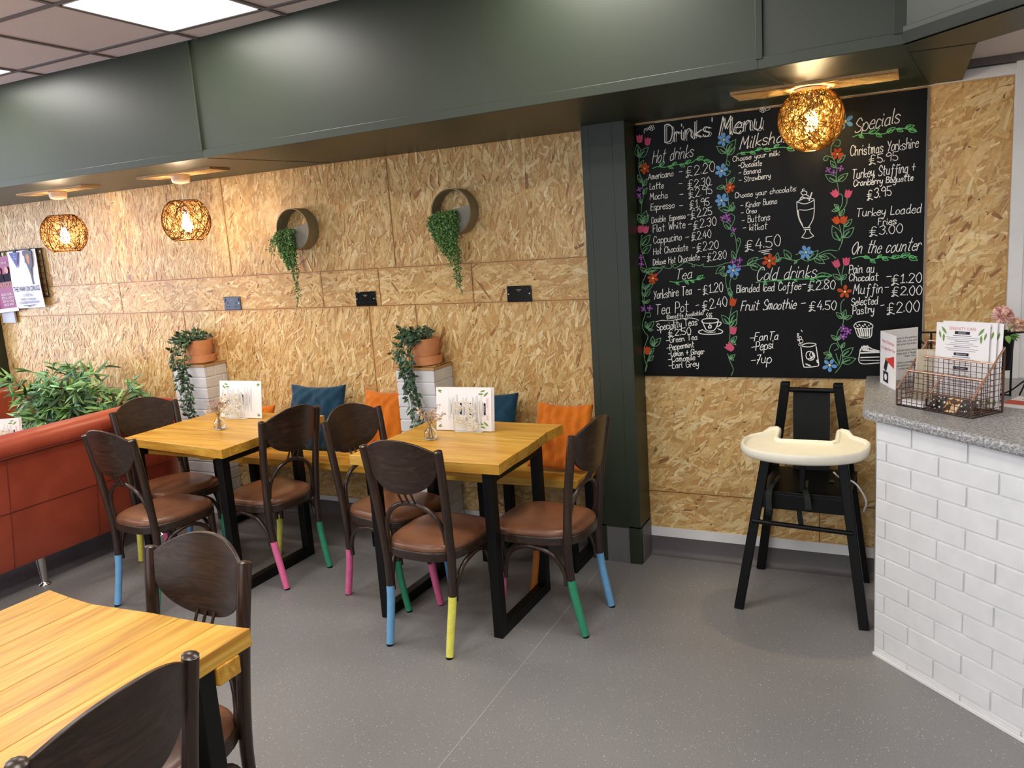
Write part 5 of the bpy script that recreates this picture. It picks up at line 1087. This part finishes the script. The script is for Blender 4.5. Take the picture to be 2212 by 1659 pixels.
LEAVES = [['g',15,1072,9,1133],['g',18,1071,65,1114],['g',16,1024,40,1056],['g',27,951,7,990],['g',31,935,53,968],['g',29,896,51,925],['g',20,853,14,879],['g',21,757,0,805],['g',21,757,44,818],['g',21,755,55,797],['g',14,652,58,701],['g',17,612,61,654],['g',30,520,1,545],['g',33,516,70,526],['g',35,516,113,533],['g',22,436,9,467],['g',22,436,63,462],['g',19,402,3,421],['g',19,402,48,429],['g',20,368,3,380],['g',20,368,44,385],['g',24,240,18,275],['g',26,240,61,277],['g',29,235,55,233],['g',47,153,51,202],['g',52,151,93,193],['g',29,111,56,142],['g',22,76,52,104],['g',431,1047,388,1083],['g',434,1053,476,1104],['g',438,1038,472,1069],['g',441,907,467,936],['g',422,900,384,893],['g',443,787,390,804],['g',447,787,459,824],['g',449,785,467,804],['g',444,702,410,741],['g',462,562,448,602],['g',414,532,370,499],['g',424,490,392,496],['g',442,389,430,429],['g',428,257,394,302],['g',433,262,468,321],['g',434,239,466,281],['g',435,168,464,199],['g',438,179,459,157],['g',425,89,454,110],['g',427,96,447,83],['g',517,532,565,566],['g',529,533,588,509],['g',648,540,654,582],['g',654,542,670,560],['g',712,550,681,595],['g',738,544,726,528],['g',784,544,829,583],['g',810,553,855,524],['g',833,556,874,546],['g',900,935,879,968],['g',907,956,939,985],['g',906,877,858,911],['g',909,877,950,908],['g',914,757,885,752],['g',914,761,895,781],['g',917,729,938,756],['g',920,620,887,689],['g',937,680,968,711],['g',933,632,976,675],['g',924,449,890,475],['g',926,447,947,473],['g',933,275,904,303],['g',933,279,944,314],['g',937,273,971,287],['g',910,177,884,200],['g',914,177,921,198],['g',927,141,941,166],['g',931,102,976,143],['g',930,73,988,94],['g',886,111,851,119],['g',886,107,857,91],['G',114,1021,142,1035],['G',159,1016,183,1003],['G',177,1019,200,1031],['G',213,1019,239,1006],['G',239,1019,268,1033],['G',294,1032,327,1043],['G',327,1025,361,1017],['G',496,1042,516,1034],['G',537,1042,562,1031],['G',566,1045,588,1055],['G',598,1048,628,1038],['G',642,1051,666,1060],['G',698,1043,729,1027],['G',177,467,193,453],['G',223,472,240,454],['G',250,473,267,461],['G',279,474,311,495],['G',591,454,605,438],['G',628,456,645,464],['G',653,458,673,442],['G',694,458,714,470],['G',724,459,738,448],['G',774,459,790,469],['G',794,458,814,447],['G',814,462,884,471],['G',992,1064,1012,1049],['G',1030,1066,1073,1082],['G',1059,1062,1082,1045],['G',1100,1060,1133,1078],['G',1138,1072,1163,1058],['G',1170,1070,1205,1077],['G',1182,1065,1214,1052],['G',1014,545,1039,541],['G',1042,533,1063,516],['G',1070,538,1088,551],['G',1088,539,1114,526],['G',1125,535,1157,543],['G',1161,537,1198,551],['G',1193,537,1227,520]]
FLOWERS = [['b',422,1108,31,6],['b',409,971,31,6],['b',406,837,32,6],['b',453,511,32,6],['b',776,578,31,6],['b',877,62,32,5],['b',938,1126,33,5],['r',43,1017,26,6],['r',445,892,25,6],['r',907,993,27,6],['r',617,548,32,6],['r',64,490,29,6],['r',940,395,31,5],['p',11,922,14,4],['p',10,891,14,4],['p',410,756,14,4],['p',428,765,14,4],['p',436,745,14,4],['p',458,699,14,4],['p',7,594,15,4],['p',8,562,15,4],['p',451,550,14,4],['p',483,557,14,4],['p',476,529,14,4],['p',9,340,15,4],['p',42,342,15,4],['p',870,930,13,4],['p',892,916,13,4],['p',920,931,13,4],['p',935,229,17,5],['p',954,216,17,5],['p',933,193,17,5]]
TULIPS = [['k',23,1157,39,0],['k',62,1140,38,-8],['k',898,826,36,35],['k',951,820,36,-15],['k',905,520,37,25],['k',945,528,37,0],['k',447,226,40,-5],['k',430,146,45,50],['k',8,731,38,10],['k',36,727,38,-10],['r',448,361,40,-10],['r',20,130,42,0],['r',904,710,36,30],['r',933,710,36,-8]]
GLYPH = {  # strokes of x,y pairs on a 0-9 grid; y letters z y x w = -1..-4
 'a': ('54 35 14 02 10 30 51 54', '55 51 60'), 'b': ('09 00', '03 25 45 63 61 40 20 01'), 'c': ('54 35 15 02 10 30 51',), 'd': ('54 35 14 02 10 30 51 54', '59 51 60'),
 'e': ('03 53 45 25 03 01 20 40 51',), 'f': ('68 49 38 34 3y 2w 0x', '15 55'), 'g': ('54 35 14 02 10 30 51 54', '55 5y 3w 0x'), 'h': ('09 00', '03 25 45 53 51 60'),
 'i': ('05 01 10', '07 08'), 'k': ('09 00', '54 02', '02 50'), 'l': ('09 01 10',), 'm': ('05 00', '03 15 25 33 30', '33 45 55 63 61 70'), 'n': ('05 00', '03 25 45 53 51 60'),
 'o': ('35 14 02 10 30 51 54 35',), 'p': ('05 0w', '03 25 45 63 61 40 20 01'), 'r': ('05 00', '03 15 35 44'), 's': ('54 35 15 04 13 42 51 40 10 01',), 't': ('29 21 30 40', '06 56'),
 'u': ('05 01 20 40 52', '55 51 60'), 'v': ('05 30', '30 65'), 'w': ('05 20', '20 43', '43 60', '60 85'), 'x': ('05 50', '55 00'), 'y': ('05 02 11 31 53', '55 52 4x 2w 0x'),
 'A': ('00 39', '39 70', '13 63'), 'B': ('09 00', '09 49 58 56 45 05', '45 64 62 50 00'), 'C': ('77 59 29 06 03 20 50 72',), 'D': ('09 00', '09 39 67 63 40 00'), 'E': ('59 09', '09 00', '00 50', '05 45'),
 'F': ('69 09', '09 00', '05 45'), 'G': ('77 59 29 06 03 20 50 72 74', '74 44'), 'H': ('09 00', '79 70', '05 75'), 'I': ('09 00',), 'K': ('09 00', '69 04', '04 70'), 'L': ('09 00', '00 50'),
 'M': ('00 19', '19 43', '43 79', '79 80 91'), 'O': ('39 06 03 30 50 73 76 59 39',), 'P': ('09 00', '09 49 67 65 44 04'), 'S': ('67 49 29 07 06 34 63 61 40 10 01',), 'T': ('09 79', '39 30'),
 'W': ('09 20', '20 46', '46 60', '60 89'), 'Y': ('09 35', '69 20'), '0': ('29 06 03 20 40 53 56 39 29',), '1': ('07 29', '29 20', '00 40'), '2': ('07 19 39 57 45 00', '00 50'),
 '3': ('08 29 49 57 35', '35 54 52 30 01'), '4': ('39 03', '03 53', '46 40'), '5': ('59 09', '09 05', '05 35 53 51 30 01'), '7': ('09 59', '59 10', '14 44'), '8': ('58 39 19 07 25 43 51 30 10 02 25 57 58',),
 '9': ('56 35 06 18 39 57 56', '56 50'), '£': ('68 49 28 24 21 10 0z 2z 31', '31 50 7z', '05 55', '03 53'), '.': ('00 01',), '-': ('04 64',), '+': ('04 64', '37 31'), ':': ('00 01', '05 06'), "'": ('09 07',),
 '(': ('29 06 02 2z',), ')': ('09 26 22 0z',), ',': ('01 0y',), ' ': ()}
YV = {'z': -1, 'y': -2, 'x': -3, 'w': -4}
rn = random.Random(2); LIFT = [0]
def ribbon(mb, pts, wd, mi, lift):
    """flat chalk stroke of even width with rounded ends on the board face"""
    LIFT[0] = (LIFT[0] + 1) % 47; lift += LIFT[0] * .000012
    P = [Vector(p).to_2d() for p in pts]; P = [p for i, p in enumerate(P) if i == 0 or (p - P[i - 1]).length > .0002]
    if len(P) == 1: P.append(P[0] + Vector((0, .001)))
    k = len(P); vs = []
    t0 = (P[1] - P[0]).normalized(); t1 = (P[-1] - P[-2]).normalized(); L_, R_ = [], []
    for i, p in enumerate(P):
        t = (P[min(i + 1, k - 1)] - P[max(i - 1, 0)]); t = t.normalized() if t.length > 1e-7 else t0; n = Vector((-t.y, t.x)) * wd / 2; L_.append(p + n); R_.append(p - n)
    out = []; cap = lambda c, t, a0: [c + Vector((math.cos(a), math.sin(a))) * wd / 2 for a in [math.atan2(t.y, t.x) + a0 + PI * q / 5 for q in range(1, 5)]]
    v3 = lambda p: (BX + p.x, BY - lift, BZ + p.y)
    vs = [v3(p) for pr in zip(L_, R_) for p in pr]; fs = [(2 * i, 2 * i + 2, 2 * i + 3, 2 * i + 1) for i in range(k - 1)]
    o = len(vs); a = cap(P[0], t0, PI / 2); vs += [v3(p) for p in a]; fs.append((0,) + tuple(range(o, o + 4)) + (1,))
    o = len(vs); a = cap(P[-1], t1, -PI / 2); vs += [v3(p) for p in a]; fs.append((2 * k - 1,) + tuple(range(o, o + 4)) + (2 * k - 2,))
    mb.add(vs, fs, mi)
def chalk_text(mb, s, x0, z0, x1, z1, cap, sl, wd, lift, skip=''):
    wd *= .82; adv = []; x = 0
    for ch in s:
        g = GLYPH.get(ch, ()); wmax = max([int(p[0]) for st in g for p in st.split()] + [0]); adv.append(x); x += (wmax + 1.9) if g else 6.2
    total = max(x - 1.9, 1); d = Vector((x1 - x0, z1 - z0)) / 1000; ln = d.length; d.normalize(); n = Vector((-d.y, d.x)); sx = (ln - sl * cap / 1000 * .6) / total; sy = cap / 9000
    if sx <= 0: sx = ln / total
    for ch, a in zip(s, adv):
        jy = rn.uniform(-.35, .35); js = rn.uniform(.94, 1.06)
        for st in GLYPH.get(ch, ()) if ch not in skip or not skip else ():
            pts = []
            for p in st.split():
                yv = int(p[1]) if p[1].isdigit() else YV[p[1]]; u = a + int(p[0]) + rn.uniform(-.12, .12); v = yv * js + jy + rn.uniform(-.15, .15)
                pts.append(Vector((x0, z0)) / 1000 + d * (u * sx + sl * v * sy) + n * (v * sy))
            pts = cr([(p.x, p.y, 0) for p in pts], 4) if len(pts) > 2 else [(p.x, p.y, 0) for p in pts]
            ribbon(mb, pts, wd / 1000, 0, lift)
BLK = N('blackboard'); v = BLK.coords(); v2 = BLK.coords((10, 1, .7))
sm = BLK.mix(1.0, BLK.ramp(BLK.noise(v, 3.0, 4, .6), [(.35, srgb(9, 9, 9)), (.75, srgb(17, 16, 15))]), BLK.ramp(BLK.noise(v2, 3, 2), [(.3, (.85, .85, .85, 1)), (.7, (1.15, 1.15, 1.15, 1))]), 'MULTIPLY')
BLK = BLK.set(sm, .42, 0, .14)
def chalk(name, c): return plain(name, srgb(*c), .9, 0, .1, .10, 300)
CH = dict(w=chalk('white_chalk', (246, 244, 238)), g=chalk('soft_green_chalk', (118, 170, 122)), G=chalk('bright_green_chalk', (112, 196, 122)), b=chalk('blue_chalk', (112, 164, 218)), r=chalk('orange_red_chalk', (200, 84, 48)), p=chalk('purple_chalk', (150, 84, 176)), k=chalk('pink_chalk', (214, 92, 124)), y=chalk('yellow_chalk', (244, 226, 150)))
t = thing('chalkboard', 'large black chalkboard drinks menu on the wall right of the green column', 'chalkboard', (0, 0, 0))
m = MB(); m.box((BX, BY, BZ), (.025, W - .004, 2.176)); m.build('board', BLK, t, smooth=0, bevel=.002)
m = MB()
for i, q in enumerate(TEXT):
    chalk_text(m, *q, .0012)
    if i < 2:                                  # the title is written with doubled lines
        rn.seed(40 + i); s_, xa, za, xb, zb, cp, sl, wd = q; chalk_text(m, s_, xa + 9, za - 3, xb + 9, zb - 3, cp, sl, 2.6, .0012, "'")
rn.seed(2)
m.build('chalk_lettering', CH['w'], t, smooth=0)
def stroke(m, wd, pt):
    P = [(pt[i] / 1000, pt[i + 1] / 1000, 0) for i in range(0, len(pt), 2)]; ribbon(m, cr(P, 5) if len(P) > 2 else P, wd / 1000, 0, .0010)
def leaf_outline(m, x0, z0, x1, z1):
    a, b = Vector((x0, z0)) / 1000, Vector((x1, z1)) / 1000; d = b - a; n = Vector((-d.y, d.x)); wv = .27
    for sgn in (1, -1):
        P = [a, a + d * .3 + n * sgn * wv * .85, a + d * .65 + n * sgn * wv * .7, b]; ribbon(m, cr([(p.x, p.y, 0) for p in P], 5), .0030, 0, .0011)
    ribbon(m, [(p.x, p.y, 0) for p in (a, a + d * .62)], .0018, 0, .0011)
    for u in (.30, .45): ribbon(m, [(p.x, p.y, 0) for p in (a + d * u, a + d * (u + .16) + n * .09)], .0024, 0, .0011)
    ribbon(m, [(p.x, p.y, 0) for p in (a + d * .05, a + d * .38 + n * .04)], .006, 0, .0011)
m = MB()
for c, wd, pt in STROKES:
    if c == 'g': stroke(m, wd, pt)
for q in LEAVES:
    if q[0] == 'g': leaf_outline(m, *q[1:])
m.build('drawn_vines', CH['g'], t, smooth=0)
for c, wd, pt in STROKES:
    if c != 'G': continue
    m = MB(); stroke(m, wd, pt); x0, x1, z0, z1 = min(pt[::2]) - 8, max(pt[::2]) + 8, min(pt[1::2]) - 30, max(pt[1::2]) + 30
    for q in LEAVES:
        if q[0] == 'G' and x0 <= q[1] <= x1 and z0 <= q[2] <= z1: leaf_outline(m, *q[1:])
    m.build('drawn_garland', CH['G'], t, smooth=0)
for nm in ('milkshake', 'teacup', 'can', 'muffin', 'cake', 'rule', 'bee'):
    m = MB()
    for c, wd, pt in STROKES:
        if c == 'drawn_' + nm: stroke(m, wd, pt)
    m.build('drawn_' + nm, CH['w'], t, smooth=0)
keys = ['b', 'r', 'p', 'k', 'y']; mats = [CH[q] for q in keys]
disc = lambda x, z, r, mi, l: m.add([(BX + x + r * math.cos(g), BY - l, BZ + z + r * math.sin(g)) for g in [2 * PI * i / 14 for i in range(14)]], [tuple(range(14))], mi)
for c, x, z, r, n in FLOWERS:
    m = MB(); x, z, r = x / 1000, z / 1000, r / 1000; a0 = rn.uniform(0, 6)
    for i in range(n):
        g = a0 + 2 * PI * i / n + rn.uniform(-.1, .1); ca, sa = math.cos(g), math.sin(g); wv = .27 if n > 4 else .36
        P = [(.12, 0), (.4, wv * .8), (.75, wv), (1, wv * .4), (1, -wv * .4), (.75, -wv), (.4, -wv * .8)]; rr = r * rn.uniform(.9, 1.08)
        m.add([(BX + x + (u * ca - v_ * sa) * rr, BY - .0020 - i * .00003, BZ + z + (u * sa + v_ * ca) * rr) for u, v_ in P], [tuple(range(7))], keys.index(c))
    disc(x, z, r * .17, 4, .0024); m.build('drawn_flower', mats, t, smooth=0)
for c, x, z, h, ang in TULIPS:
    m = MB(); a = math.radians(ang); ca, sa = math.cos(a), math.sin(a); h /= 1000
    P = [(0, -.5), (.3, -.38), (.38, 0), (.40, .5), (.16, .34), (0, .55), (-.16, .34), (-.40, .5), (-.38, 0), (-.3, -.38)]
    m.add([(BX + x / 1000 + (u * ca - v_ * sa) * h, BY - .0021, BZ + z / 1000 + (u * sa + v_ * ca) * h) for u, v_ in P], [tuple(range(10))], keys.index(c)); m.build('drawn_tulip', mats, t, smooth=0)
